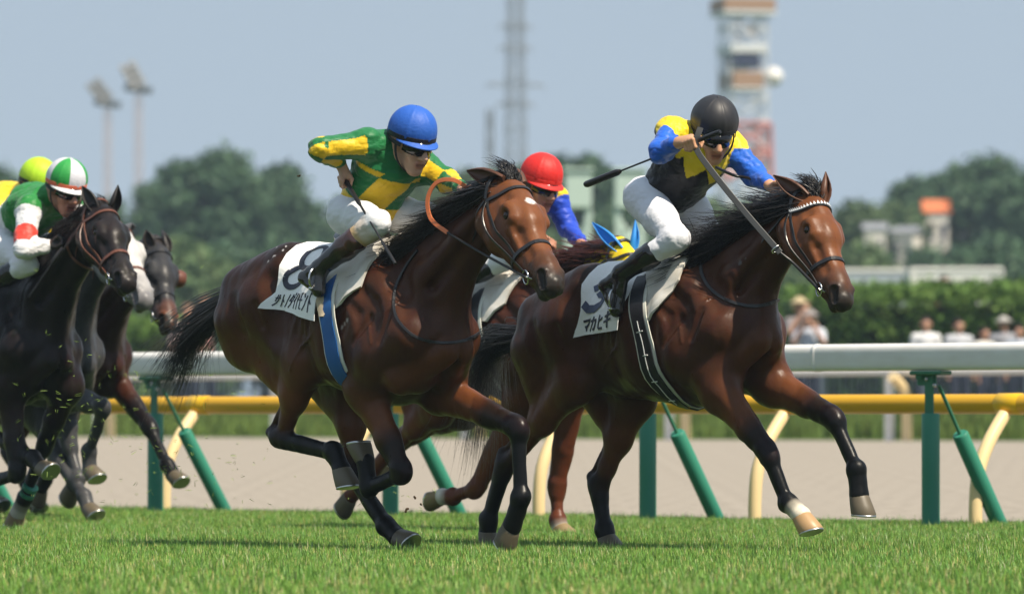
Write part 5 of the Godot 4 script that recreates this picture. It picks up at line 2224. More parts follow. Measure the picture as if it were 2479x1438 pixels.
func field() -> void:
	# ---- number 8
	var H := mount({"px0": 830.0, "d0": 27.9, "th": 48.0, "coat": bay_coat(), "skin": "coat_bay", "poll": [1222.0, 466.0, 0.0], "muzzle": [1348.0, 700.0, 0.14],
		"hind": [[0.17, 738.0, 878.0, 682.0, 1062.0, 806.0, 1092.0, 826.0, 1135.0, 832.0, 1185.0], [-0.15, 850.0, 940.0, 850.0, 1140.0, 935.0, 1272.0, 962.0, 1300.0, 985.0, 1328.0]],
		"fore": [[0.15, 885.0, 945.0, 976.0, 1148.0, 893.0, 1184.0, 884.0, 1118.0, 880.0, 1082.0], [-0.15, 1065.0, 950.0, 1257.0, 1036.0, 1262.0, 1203.0, 1238.0, 1276.0, 1212.0, 1308.0]],
		"ears": [[1.0, 1130.0, 413.0, 0.07], [-1.0, 1222.0, 405.0, -0.1]]})
	H.node = thing("horse", "dark bay racehorse with a white diamond on its forehead, number 8", "horse", H.base, H.turn, "racehorses")
	finish_horse(H, {"ears": [[1.0, 1130.0, 413.0, 0.07], [-1.0, 1222.0, 405.0, -0.1]], "coat": bay_coat(), "skin": "coat_bay"})
	later("body", H.s, 0.009, mats.coat_bay, H.node, coat_tint(H, [[H.head(0.175, 0.095, 0.0), 0.028, lin(0.62, 0.60, 0.57)], [H.seen(840, 776, 0.0), 0.012, lin(0.30, 0.27, 0.25)], [H.seen(834, 784, 0.0), 0.012, lin(0.30, 0.27, 0.25)], [H.seen(827, 792, 0.0), 0.010, lin(0.30, 0.27, 0.25)], [H.seen(668, 598, 0.0), 0.006, lin(0.45, 0.44, 0.44)], [H.seen(684, 606, 0.0), 0.007, lin(0.45, 0.44, 0.44)], [H.seen(662, 620, 0.0), 0.006, lin(0.4, 0.39, 0.39)], [H.seen(692, 596, 0.0), 0.005, lin(0.45, 0.44, 0.44)], [H.seen(648, 632, 0.0), 0.005, lin(0.4, 0.39, 0.39)]], 3, 0.25))
	mane(H, 2200, 0.17, Vector3(-0.75, -0.15, 0.0), mats.hair, 0.0, 0.8)
	forelock(H, 220, 0.16, mats.hair)
	tail(H, [H.t(-0.70, 1.30, 0), H.t(-0.84, 1.26, 0.0), H.pix(470, 790, 0.0), H.pix(440, 850, 0.0), H.pix(405, 915, 0.0)], 800, 0.065, mats.hair)
	var cl := number_cloth(H, "white saddle cloth with a dark figure 8 and katakana name", [[-80, 0.2, -0.19, 0.012], [0, 0.2, -0.19, 0.012], [50, 0.2, -0.20, 0.014], [74, 0.2, -0.215, 0.018], [91, 0.2, -0.275, 0.03, 11.0]], 4)
	var st := start()
	var names := ["sa", "to", "no", "da", "i", "ya", "mo", "n", "do"]
	for i in names.size():
		letter(cl.grid, KANA[names[i]], 0.93 - i * 0.099, 0.79, -0.078, 0.16, 0.0068, st, Vector3(0, 0.3, 1))
	part("lettering", done(st), mats.ink, cl.node)
	st = start()
	letter(cl.grid, [arc(0.64, 0.405, 0.16, 0.075, 0, 360, 24), arc(0.725, 0.585, 0.165, 0.115, 0, 360, 24)], 0.0, 0.0, 1.0, 1.0, 0.030, st, Vector3(0, 0.3, 1))
	part("number", done(st), mats.ink, cl.node)
	saddle(H, "white racing saddle pad with a blue girth, number 8's", [[-70, 0.44, 0.16, 0.014], [0, 0.46, 0.10, 0.016], [40, 0.45, 0.16, 0.018], [70, 0.43, 0.21, 0.018], [94, 0.28, 0.22, 0.018]], [0.20, 0.30], mats.girth_blue, 0.072, [H.pix(765, 692, 0.36), H.t(0.2, 1.28, -0.36)])
	var flap := sheet(H, fill_rows([[74, 0.27, 0.215, 0.026], [86, 0.275, 0.205, 0.026], [99, 0.25, 0.225, 0.02]], 4), 5, 0.01)
	part("lower_flap", grid_mesh(flap, 0.008, Vector3(0, 0.3, 1)), mats.pad_beige, get_node("racing_saddle"), "stained beige lower flap")
	var br := bridle(H, "black leather bridle with a plain noseband on number 8", mats.leather, mats.leather)
	breast_strap(H, "thin black strap looped round the dark bay's chest", [Vector3(1010, 605, 0), Vector3(978, 650, 0), Vector3(955, 705, 0), Vector3(958, 765, 0), Vector3(1000, 812, 0), Vector3(1060, 829, 0), Vector3(1125, 824, 0), Vector3(1166, 802, 0)], 0.014, mats.leather)
	# rider of number 8
	var J := {
		"hip": [H.pix(845, 525, 0.11), H.pix(915, 515, -0.11)], "knee": [H.pix(912, 540, 0.22), H.pix(1030, 522, -0.2)], "ankle": [H.pix(775, 648, 0.34), H.t(0.20, 1.40, -0.34)],
		"heel": [H.pix(735, 672, 0.36), H.t(0.06, 1.36, -0.36)], "toe": [H.pix(770, 703, 0.36), H.t(0.22, 1.30, -0.36)],
		"shoulder": [H.pix(890, 348, 0.17), H.pix(1020, 400, -0.17)], "elbow": [H.pix(775, 360, 0.40), H.pix(1085, 438, -0.2)], "wrist": [H.pix(822, 395, 0.22), H.pix(1122, 458, -0.1)],
		"grip": [H.pix(832, 435, 0.2), H.pix(1148, 470, -0.07)], "axis": [H.pix(957, 638, 0.34) - H.pix(832, 440, 0.2), Vector3(0, 0.2, 1)], "flip": [-1.0, 1.0],
		"waist": H.pix(895, 488, 0), "chest": H.pix(938, 400, 0), "neck": H.pix(955, 350, 0), "head": H.pix(997, 338, 0), "look": Vector3(0.93, -0.34, 0.08), "crown": Vector3(0.34, 1.0, 0.04)}
	var green := lin(0.010, 0.155, 0.045)
	var gold := lin(0.78, 0.50, 0.012)
	var checks := func(p: Vector3, _n: Vector3, c: Color) -> Color:
		for q in 2:
			var a := arm_place(J, q, p)
			if a.x > 0.5:
				var band := int(floor((a.z + 400.0) / 72.0)) + (0 if a.x < 1.5 else 1)
				return gold if band % 2 == 0 and not (a.x > 1.5 and a.y > 0.78) and not (a.x < 1.5 and a.y < 0.12) else green
		var w := torso_place(J, p)
		var row := int(floor((w.x + 0.40) / 0.52))
		var colm := int(floor((w.y + 400.0 + w.x * 30.0) / 58.0))
		return gold if w.x < 0.72 and (row + colm) % 2 == 0 else green
	var tan_patch := lin(0.52, 0.36, 0.19)
	jockey(H, "jockey in green and yellow checked silks and blue helmet, whip down", J, {"jersey": green, "sleeve": green, "breeches": lin(0.72, 0.73, 0.76), "knee_patch": tan_patch, "boot_top": lin(0.05, 0.022, 0.016),
		"helmet": [lin(0.025, 0.11, 0.48)], "band": lin(0.012, 0.013, 0.02), "peak": lin(0.025, 0.11, 0.48), "pattern": checks, "flip": J.flip, "skin": lin(0.55, 0.33, 0.24)})
	whip(H, "black whip held down in the right hand of the green and yellow jockey", H.pix(830, 428, 0.2), H.pix(957, 638, 0.36), 0.009)

	# ---- number 3
	var G := mount({"px0": 1560.0, "d0": 28.3, "th": 46.0, "tilt": 0.13, "lift": -0.06, "coat": bay_coat(), "skin": "coat_bay", "poll": [1953.0, 498.0, 0.0], "muzzle": [2051.0, 738.0, 0.15],
		"hind": [[0.17, 1392.0, 925.0, 1222.0, 1132.0, 1184.0, 1258.0, 1180.0, 1288.0, 1178.0, 1322.0], [-0.15, 1540.0, 960.0, 1450.0, 1185.0, 1464.0, 1280.0, 1468.0, 1300.0, 1475.0, 1330.0]],
		"fore": [[0.15, 1745.0, 950.0, 1862.0, 1100.0, 1910.0, 1218.0, 1940.0, 1248.0, 1950.0, 1286.0, {"foot": lin(0.62, 0.56, 0.45), "hoof": "hoof_pale"}], [-0.15, 1870.0, 932.0, 2022.0, 1013.0, 2075.0, 1135.0, 2080.0, 1198.0, 2078.0, 1252.0]]})
	G.node = thing("horse", "leading bay racehorse with flying mane and one white forefoot, number 3", "horse", G.base, G.turn, "racehorses")
	finish_horse(G, {"ears": [[1.0, 1874.0, 424.0, 0.1], [-1.0, 2000.0, 415.0, -0.09]], "coat": bay_coat(), "skin": "coat_bay"})
	later("body", G.s, 0.009, mats.coat_bay, G.node, coat_tint(G, [[G.head(0.15, 0.09, 0.005), 0.010, lin(0.5, 0.47, 0.43)], [G.seen(1792, 636, 0.0), 0.012, lin(0.12, 0.11, 0.11)], [G.seen(1806, 626, 0.0), 0.008, lin(0.14, 0.13, 0.13)]], 5, 0.25))
	mane(G, 2300, 0.23, Vector3(-0.6, 0.0, 0.0), mats.hair, 0.0, 0.86)
	forelock(G, 260, 0.2, mats.hair)
	tail(G, [G.t(-0.70, 1.30, 0), G.t(-0.86, 1.24, 0.0), G.pix(1195, 820, 0.0), G.pix(1170, 900, 0.0), G.pix(1165, 1000, 0.0), G.pix(1150, 1100, 0.0)], 800, 0.065, mats.hair)
	var cl3 := number_cloth(G, "white saddle cloth with a dark figure 3 and four katakana", [[-80, 0.2, -0.18, 0.012], [0, 0.2, -0.18, 0.012], [50, 0.2, -0.20, 0.014], [74, 0.19, -0.20, 0.018], [102, 0.16, -0.235, 0.028]], 4)
	st = start()
	names = ["ma", "ka", "hi", "ki"]
	for i in names.size():
		letter(cl3.grid, KANA[names[i]], 0.92 - i * 0.2, 0.845, -0.155, 0.125, 0.012, st, Vector3(0, 0.3, 1))
	part("lettering", done(st), mats.ink, cl3.node)
	st = start()
	letter(cl3.grid, [[[0.84, 0.52], [0.74, 0.46], [0.62, 0.45], [0.56, 0.50], [0.60, 0.56], [0.72, 0.59], [0.60, 0.62], [0.55, 0.67], [0.60, 0.73], [0.72, 0.765], [0.86, 0.75], [0.95, 0.68]]], 0.0, 0.0, 1.0, 1.0, 0.042, st, Vector3(0, 0.3, 1))
	part("number", done(st), mats.ink_blue, cl3.node)
	saddle(G, "white racing saddle pad with a black laced girth, number 3's", [[-70, 0.42, 0.14, 0.014], [0, 0.44, 0.10, 0.016], [40, 0.47, 0.20, 0.018], [60, 0.47, 0.26, 0.018], [82, 0.41, 0.28, 0.018], [104, 0.30, 0.28, 0.018]], [0.20, 0.34], mats.girth_black, 0.072, [G.pix(1490, 742, 0.36), G.t(0.12, 1.2, -0.36)])
	# lacing down the black girth
	var gt := get_node("racing_saddle_001")
	st = start()
	var lace := []
	var lace_n := []
	for i in 16:
		var w := 98.0 + i * 4.6
		var q: Vector3 = G.skin(lerpf(0.20, 0.34, sin(deg_to_rad(clampf((absf(w - 180.0) - 132.0) / -132.0 * 90.0, 0, 90)))), w, 0.0225, G.trunk)
		lace.append(q)
		lace_n.append(Vector3(0, cos(deg_to_rad(w)), sin(deg_to_rad(w))))
	strap(st, lace, lace_n, 0.005, 0.003)
	part("lace", done(st), mats.white, gt)
	for i in [2, 6, 10, 14]:
		st = start()
		var across: Vector3 = (lace[i] - lace[i - 1]).cross(lace_n[i]).normalized()
		strap(st, [lace[i] - across * 0.022, lace[i] + across * 0.022], [lace_n[i], lace_n[i]], 0.005, 0.004)
		part("lace_bar", done(st), mats.white, gt)
	var br3 := bridle(G, "black bridle with a white toothed browband on number 3", mats.leather, mats.leather, true)
	breast_strap(G, "black strap round the leading bay's chest", [Vector3(1728, 568, 0), Vector3(1702, 605, 0), Vector3(1698, 655, 0), Vector3(1722, 700, 0), Vector3(1770, 730, 0), Vector3(1830, 741, 0), Vector3(1885, 728, 0), Vector3(1902, 714, 0)], 0.016, mats.leather)
	var K := {
		"hip": [G.pix(1562, 485, 0.12), G.pix(1655, 478, -0.12)], "knee": [G.pix(1638, 578, 0.23), G.pix(1712, 560, -0.2)], "ankle": [G.pix(1505, 662, 0.34), G.t(0.16, 1.36, -0.34)],
		"heel": [G.pix(1464, 692, 0.36), G.t(0.0, 1.3, -0.36)], "toe": [G.pix(1493, 752, 0.36), G.t(0.14, 1.2, -0.36)],
		"shoulder": [G.pix(1628, 320, 0.17), G.pix(1768, 352, -0.17)], "elbow": [G.pix(1600, 368, 0.33), G.pix(1830, 425, -0.2)], "wrist": [G.pix(1645, 345, 0.36), G.pix(1866, 448, -0.12)],
		"grip": [G.pix(1677, 350, 0.35), G.pix(1895, 460, -0.08)], "axis": [G.pix(1745, 318, 0.3) - G.pix(1418, 447, 0.42), Vector3(0, 0.2, 1)], "flip": [1.0, 1.0],
		"waist": G.pix(1638, 440, 0), "chest": G.pix(1682, 380, 0), "neck": G.pix(1712, 335, 0), "head": G.pix(1730, 312, 0.02), "look": Vector3(0.74, -0.45, 0.44), "crown": Vector3(0.36, 1.0, 0.2)}
	var blue := lin(0.012, 0.12, 0.60)
	var lemon := lin(0.78, 0.58, 0.012)
	var black := lin(0.010, 0.010, 0.012)
	var saw := func(p: Vector3, _n: Vector3, c: Color) -> Color:
		for q in 2:
			var a := arm_place(K, q, p)
			if a.x > 0.5 and (a.x > 1.5 or a.y > 0.30 + 0.14 * absf(fposmod(a.z / 55.0, 2.0) - 1.0)):
				return blue
		var w := torso_place(K, p)
		var tooth := absf(fposmod(w.y / 26.0, 2.0) - 1.0)
		return lemon if w.x > 0.44 + 0.30 * tooth + clampf((absf(w.y) - 60.0) / 60.0, 0.0, 0.5) or w.x > 0.82 else black
	jockey(G, "jockey in black, yellow and blue silks with a black helmet, whip out behind", K, {"jersey": black, "sleeve": blue, "collar": lemon, "breeches": lin(0.76, 0.77, 0.82), "helmet": [lin(0.022, 0.022, 0.024)], "band": lin(0.015, 0.015, 0.016), "peak": Color(0, 0, 0, 0),
		"pattern": saw, "boot_from": 0.46, "flip": K.flip, "bare": true, "skin": lin(0.58, 0.31, 0.18), "seed": 9})
	whip(G, "black whip with a thick flap, held out behind the black helmeted jockey", G.pix(1745, 318, 0.33), G.pix(1418, 447, 0.42), 0.023)

	# reins of number 8: orange rubber grip looping over the neck, thin leather to the bit
	var t := br.node as Node3D
	st = start()
	var loop := curve([H.pix(1140, 462, 0.05), H.pix(1100, 436, 0.10), H.pix(1058, 441, 0.13), H.pix(1035, 480, 0.15), H.pix(1043, 530, 0.15), H.pix(1083, 563, 0.15)], 24)
	var face_on := []
	for p in loop:
		face_on.append(Vector3(0.35, 0.15, 0.9))
	strap(st, loop, face_on, 0.021, 0.007)
	part("rein_grip", done(st), mats.rein_orange, t, "orange rubber grip of the rein")
	st = start()
	tube(st, curve([H.pix(1083, 563, 0.15), H.pix(1165, 612, 0.14), br.rings[1.0]], 12), [0.0065], 6)
	part("rein", done(st), mats.leather, t)
	st = start()
	tube(st, curve([H.pix(1140, 462, -0.03), H.t(0.95, 1.5, -0.17), br.rings[-1.0]], 12), [0.0065], 6)
	part("rein", done(st), mats.leather, t)
	# reins of number 3: a broad grey rubber rein from the raised hand to the bit
	t = br3.node
	st = start()
	var long := curve([G.pix(1697, 308, 0.33), G.pix(1690, 330, 0.35), G.pix(1688, 362, 0.36), G.pix(1735, 428, 0.34), G.pix(1810, 520, 0.29), G.pix(1890, 612, 0.24)], 30)
	face_on.clear()
	for p in long:
		face_on.append(Vector3(0.6, 0.2, 0.75))
	strap(st, long, face_on, 0.030, 0.008)
	part("rein_grip", done(st), mats.rubber_grey, t, "broad grey rubber rein")
	st = start()
	tube(st, curve([G.pix(1890, 612, 0.24), G.pix(1925, 640, 0.2), br3.rings[1.0]], 8), [0.008], 6)
	part("rein", done(st), mats.leather, t)
	st = start()
	tube(st, curve([G.pix(1735, 405, 0.1), G.pix(1780, 425, -0.1), G.pix(1835, 440, -0.14), G.t(1.05, 1.55, -0.15), br3.rings[-1.0]], 14), [0.008], 6)
	part("rein", done(st), mats.leather, t)
	st = start()
	var mr := []
	var fb := frame_of(G.pix(1890, 612, 0.24) - G.pix(1810, 520, 0.29))
	for i in 17:
		mr.append(G.pix(1880, 603, 0.245) + fb.x * cos(TAU * i / 16.0) * 0.026 + fb.y * sin(TAU * i / 16.0) * 0.026)
	tube(st, mr, [0.004], 6, fb.z)
	part("martingale_ring", done(st), mats.steel, t)

	others()
	run_jobs()
	people_beyond()
	run_jobs()
	flying_turf()

func forelock(h: Mount, count: int, length: float, mat: Material) -> void:
	var roots := []
	var ways := []
	var lens := []
	for i in count:
		roots.append(h.head(rng.randf_range(-0.05, 0.03), 0.06, rng.randf_range(-0.035, 0.035)))
		ways.append(h.hu * rng.randf_range(0.5, 1.0) - h.hf * rng.randf_range(0.1, 0.6) + h.hr * rng.randf_range(-0.3, 0.3))
		lens.append(length * rng.randf_range(0.4, 1.0))
	part("forelock", strands(roots, ways, lens, 0.0036, Vector3(-0.8, -0.45, 0), 0.2), mat, h.node)

# joints of a crouching rider seen beside a horse's head; (ox, oy) shifts them in the picture plane at that horse's distance
func crouch(m: Mount, ox: float, oy: float, over := {}) -> Dictionary:
	var P := func(x: float, y: float, r: float) -> Vector3: return m.pix(x + ox, y + oy, r)
	var j := {
		"hip": [P.call(-15, 588, 0.11), P.call(55, 588, -0.11)], "knee": [P.call(62, 640, 0.22), P.call(160, 622, -0.2)], "ankle": [P.call(-30, 690, 0.34), P.call(165, 680, -0.34)],
		"heel": [P.call(-62, 706, 0.36), P.call(135, 700, -0.36)], "toe": [P.call(-30, 735, 0.36), P.call(170, 728, -0.36)],
		"shoulder": [P.call(68, 508, 0.17), P.call(172, 505, -0.17)], "elbow": [P.call(55, 603, 0.30), P.call(200, 590, -0.17)], "wrist": [P.call(120, 592, 0.13), P.call(215, 600, -0.05)],
		"grip": [P.call(150, 588, 0.09), P.call(240, 600, -0.02)], "axis": [Vector3(0.2, 0.3, 1), Vector3(0.2, 0.3, 1)], "flip": [1.0, 1.0],
		"waist": P.call(12, 560, 0), "chest": P.call(80, 505, 0), "neck": P.call(128, 472, 0), "head": P.call(158, 452, 0.0), "look": Vector3(0.93, -0.30, 0.12), "crown": Vector3(0.30, 1.0, 0.0)}
	j.merge(over, true)
	return j

func others() -> void:
	var st := start()
	# ---- black horse at the left
	var coat := {"body": lin(0.013, 0.010, 0.009), "dark": lin(0.009, 0.008, 0.008), "red": lin(0.022, 0.013, 0.010), "point": lin(0.010, 0.009, 0.009), "face": lin(0.018, 0.014, 0.013), "nose": lin(0.022, 0.018, 0.017)}
	var sock := {"foot": lin(0.48, 0.44, 0.38), "hoof": "hoof_dirty"}
	var B := mount({"px0": -55.0, "d0": 33.2, "th": 52.0, "coat": coat, "poll": [238.0, 522.0, 0.0], "muzzle": [312.0, 694.0, 0.12],
		"hind": [[0.16, -120.0, 955.0, -40.0, 1040.0, 78.0, 1108.0, 98.0, 1132.0, 120.0, 1160.0], [-0.15, -90.0, 970.0, -170.0, 1130.0, -140.0, 1230.0, -125.0, 1255.0, -115.0, 1280.0]],
		"fore": [[0.15, 20.0, 945.0, 42.0, 1150.0, -22.0, 1168.0, -50.0, 1140.0, -70.0, 1115.0], [-0.15, 160.0, 935.0, 106.0, 1080.0, 60.0, 1205.0, 42.0, 1242.0, 22.0, 1272.0, sock]]})
	B.node = thing("horse", "black racehorse at the left with a brown bridle", "horse", B.base, B.turn, "racehorses")
	finish_horse(B, {"ears": [[1.0, 196.0, 450.0, 0.09], [-1.0, 283.0, 447.0, -0.07]], "coat": coat, "skin": "coat_black"})
	later("body", B.s, 0.010, mats.coat_black, B.node, coat_tint(B, [], 7, 0.25))
	mane(B, 900, 0.13, Vector3(-0.6, -0.1, 0.0), mats.hair, 0.0)
	forelock(B, 60, 0.09, mats.hair)
	var bb := bridle(B, "brown leather bridle on the black horse", mats.leather_brown, mats.leather_brown)
	breast_strap(B, "brown strap along the black horse's neck", [Vector3(160, 596, 0), Vector3(172, 622, 0), Vector3(200, 645, 0), Vector3(232, 655, 0)], 0.014, mats.leather_brown)
	saddle(B, "white saddle pad under the striped helmet's rider", [[-70, 0.44, 0.16, 0.014], [0, 0.46, 0.10, 0.016], [40, 0.48, 0.12, 0.018], [70, 0.46, 0.15, 0.018], [92, 0.40, 0.17, 0.018]], [0.20, 0.30], mats.girth_black, 0.085, [B.pix(-30, 730, 0.36), B.pix(165, 725, -0.36)])
	# striped sock bands on the foot that stands
	var fe := B.pix(60, 1205, -0.135)
	var co := B.pix(42, 1242, -0.135)
	for i in 2:
		st = start()
		var c := fe.lerp(co, -0.25 - 0.4 * i)
		var d := (co - fe).normalized()
		tube(st, [c - d * 0.012, c + d * 0.012], [0.047], 14, Vector3(0, 0, 1))
		part("green_band", done(st), mats.green_pad, B.node)
	var L := crouch(B, 0, 0)
	var green := lin(0.012, 0.20, 0.035)
	var white := lin(0.74, 0.74, 0.76)
	var hoops := func(p: Vector3, _n: Vector3, c: Color) -> Color:
		for q in 2:
			var a := arm_place(L, q, p)
			if a.x > 0.5 and (a.x > 1.5 or a.y > 0.08):
				return lin(0.72, 0.05, 0.03) if a.x < 1.5 and a.y > 0.52 and a.y < 0.92 else white
		var w := torso_place(L, p)
		return white if fposmod(w.x + 0.12, 0.36) < 0.16 and w.x < 0.45 else green
	jockey(B, "jockey in green and white hoops with a green and white striped helmet", L, {"jersey": green, "sleeve": white, "breeches": white, "helmet": [lin(0.60, 0.60, 0.66), lin(0.03, 0.30, 0.06)], "band": lin(0.70, 0.15, 0.08), "peak": white,
		"pattern": hoops, "flip": L.flip, "glove": lin(0.03, 0.025, 0.02), "skin": lin(0.42, 0.20, 0.14), "seed": 12})
	whip(B, "thin black whip with a pale end beside the black horse's neck", B.pix(150, 600, 0.15), B.pix(66, 720, 0.30), 0.006)

	# ---- grey horse behind it
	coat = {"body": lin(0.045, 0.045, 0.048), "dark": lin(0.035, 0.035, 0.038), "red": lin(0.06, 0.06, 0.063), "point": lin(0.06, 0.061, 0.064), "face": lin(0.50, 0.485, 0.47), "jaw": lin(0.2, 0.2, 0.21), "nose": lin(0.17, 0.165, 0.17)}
	var W := mount({"px0": 12.0, "d0": 35.2, "th": 52.0, "coat": coat, "poll": [272.0, 570.0, 0.0], "muzzle": [354.0, 732.0, 0.14],
		"hind": [[0.16, -30.0, 960.0, -120.0, 1110.0, -70.0, 1200.0, -55.0, 1222.0, -40.0, 1248.0], [-0.15, 90.0, 985.0, 140.0, 1110.0, 203.0, 1200.0, 212.0, 1228.0, 224.0, 1255.0]],
		"fore": [[0.15, 160.0, 958.0, 250.0, 985.0, 214.0, 1092.0, 216.0, 1136.0, 228.0, 1168.0], [-0.15, 150.0, 985.0, 168.0, 1078.0, 190.0, 1158.0, 176.0, 1178.0, 152.0, 1204.0]]})
	W.node = thing("horse", "white faced grey racehorse between the black and the bay", "horse", W.base, W.turn, "racehorses")
	finish_horse(W, {"ears": [[1.0, 262.0, 512.0, 0.08], [-1.0, 318.0, 540.0, -0.06]], "coat": coat, "skin": "coat_grey"})
	later("body", W.s, 0.011, mats.coat_grey, W.node, coat_tint(W, [], 9, 0.4))
	mane(W, 250, 0.12, Vector3(-0.6, -0.1, 0.0), mats.hair, 0.0)
	bridle(W, "tan bridle on the white faced grey horse", mats.leather_brown, mats.leather_brown)
	var M := crouch(W, -68, -6)
	var yellow := lin(0.80, 0.58, 0.012)
	jockey(W, "jockey in yellow with a lime green helmet, half hidden at the left", M, {"jersey": yellow, "sleeve": yellow, "breeches": white, "helmet": [lin(0.45, 0.72, 0.03)], "band": lin(0.02, 0.02, 0.02), "peak": lin(0.45, 0.72, 0.03), "flip": M.flip, "skin": lin(0.42, 0.2, 0.14), "seed": 15})

	# ---- bay in a dark hood, furthest at the left
	coat = {"body": lin(0.030, 0.013, 0.008), "dark": lin(0.016, 0.009, 0.007), "red": lin(0.060, 0.020, 0.010), "point": lin(0.010, 0.009, 0.009), "face": lin(0.035, 0.035, 0.038), "jaw": lin(0.03, 0.03, 0.032), "nose": lin(0.15, 0.05, 0.022)}
	var D := mount({"px0": 88.0, "d0": 36.6, "th": 52.0, "coat": coat, "poll": [372.0, 610.0, 0.0], "muzzle": [412.0, 796.0, 0.16],
		"hind": [[0.16, 0.0, 960.0, -60.0, 1100.0, -30.0, 1190.0, -15.0, 1212.0, 0.0, 1236.0], [-0.15, 60.0, 985.0, 20.0, 1100.0, 70.0, 1190.0, 78.0, 1212.0, 88.0, 1236.0]],
		"fore": [[0.15, 185.0, 930.0, 150.0, 1070.0, 110.0, 1160.0, 98.0, 1182.0, 84.0, 1204.0], [-0.15, 262.0, 900.0, 362.0, 1036.0, 404.0, 1124.0, 418.0, 1150.0, 434.0, 1182.0]]})
	D.node = thing("horse", "bay racehorse in a dark hood, furthest back at the left", "horse", D.base, D.turn, "racehorses")
	finish_horse(D, {"ears": [[1.0, 352.0, 556.0, 0.07], [-1.0, 389.0, 556.0, -0.07]], "coat": coat, "skin": "coat_black"})
	later("body", D.s, 0.011, mats.coat_bay, D.node, coat_tint(D, [[D.head(0.55, -0.02, 0), 0.085, lin(0.030, 0.024, 0.022)]], 11, 0.25))
	bridle(D, "black bridle over the hooded bay's face", mats.leather, mats.leather)
	# blinker cup at the far eye
	st = start()
	var o := D.head(0.20, 0.02, -0.10)
	lathe(st, o, Basis(D.hu, -D.hr, D.hf), [[0.055, -0.01], [0.058, 0.02], [0.05, 0.045], [0.03, 0.055], [0.005, 0.058]], 14)
	part("blinker_cup", done(st), mats.leather_brown, D.node)

	# ---- chestnut between the two leaders
	coat = {"body": lin(0.050, 0.016, 0.008), "dark": lin(0.030, 0.011, 0.007), "red": lin(0.115, 0.032, 0.013), "point": lin(0.110, 0.031, 0.013), "face": lin(0.13, 0.04, 0.016), "nose": lin(0.05, 0.03, 0.025), "mane": lin(0.045, 0.013, 0.009)}
	var bandage := {"foot": lin(0.62, 0.58, 0.50), "hoof": "hoof_dirty"}
	var C := mount({"px0": 1172.0, "d0": 32.0, "th": 47.0, "coat": coat, "poll": [1502.0, 616.0, 0.0], "muzzle": [1580.0, 800.0, 0.08],
		"hind": [[0.16, 1060.0, 985.0, 950.0, 1085.0, 872.0, 1182.0, 848.0, 1202.0, 808.0, 1232.0, {"foot": lin(0.10, 0.03, 0.014)}], [-0.15, 1120.0, 990.0, 1010.0, 1050.0, 948.0, 1098.0, 934.0, 1120.0, 918.0, 1152.0, bandage]],
		"fore": [[0.15, 1262.0, 965.0, 1152.0, 1186.0, 1098.0, 1204.0, 1072.0, 1202.0, 1035.0, 1194.0, bandage], [-0.15, 1385.0, 948.0, 1347.0, 1184.0, 1352.0, 1258.0, 1356.0, 1276.0, 1364.0, 1298.0, bandage]]})
	C.node = thing("horse", "chestnut racehorse in a yellow hood with blue ears, between the two leaders", "horse", C.base, C.turn, "racehorses")
	finish_horse(C, {"ears": [[1.0, 1434.0, 538.0, 0.09], [-1.0, 1538.0, 532.0, -0.08]], "coat": coat, "skin": "coat_bay", "ear_mat": "hood_blue"})
	var hood := lin(0.76, 0.56, 0.02)
	var base_tint = coat_tint(C, [], 13, 0.25)
	var hooded := func(p: Vector3, nn: Vector3, c: Color) -> Color:
		var d: Vector3 = p - C.poll
		var a := d.dot(C.hf) / C.hs
		var b := d.dot(C.hu) / C.hs
		if a > -0.085 and a < 0.155 and b > -0.2 and absf(d.dot(C.hr)) < 0.2:
			return hood
		return base_tint.call(p, nn, c)
	later("body", C.s, 0.010, mats.coat_bay, C.node, hooded)
	mane(C, 1100, 0.15, Vector3(-0.7, 0.05, 0.0), mats.hair_red, 0.1)
	tail(C, [C.t(-0.70, 1.30, 0), C.t(-0.86, 1.24, 0.0), C.t(-1.0, 1.1, 0), C.t(-1.1, 0.9, 0)], 120, 0.05, mats.hair_red)
	bridle(C, "black bridle over the yellow hood", mats.leather, mats.leather)
	saddle(C, "white saddle pad of the chestnut, seen behind number 8's throat", [[-70, 0.50, -0.06, 0.014], [0, 0.50, -0.1, 0.016], [40, 0.48, -0.08, 0.018], [70, 0.44, -0.06, 0.018], [92, 0.34, 0.0, 0.018]], [0.20, 0.30], mats.girth_black, 0.085, [C.pix(1122, 728, 0.36), C.pix(1320, 718, -0.36)])
	var R := crouch(C, 1152, -10)
	R.merge({"shoulder": [C.pix(1235, 500, 0.17), C.pix(1342, 480, -0.17)], "elbow": [C.pix(1240, 590, 0.26), C.pix(1374, 548, -0.2)], "wrist": [C.pix(1300, 590, 0.12), C.pix(1408, 590, -0.12)], "grip": [C.pix(1330, 590, 0.08), C.pix(1430, 606, -0.08)]}, true)
	var royal := lin(0.015, 0.06, 0.50)
	var collar := func(p: Vector3, _n: Vector3, c: Color) -> Color:
		for q in 2:
			var a := arm_place(R, q, p)
			if a.x > 0.5 and (a.x > 1.5 or a.y > 0.1):
				return royal
		return yellow if torso_place(R, p).x > 0.5 else royal
	jockey(C, "jockey in blue and yellow with a red helmet, between the two leaders", R, {"jersey": royal, "sleeve": royal, "breeches": white, "helmet": [lin(0.66, 0.025, 0.02)], "band": lin(0.66, 0.03, 0.02), "peak": lin(0.66, 0.025, 0.02), "pattern": collar, "flip": R.flip, "skin": lin(0.46, 0.22, 0.14), "seed": 17})

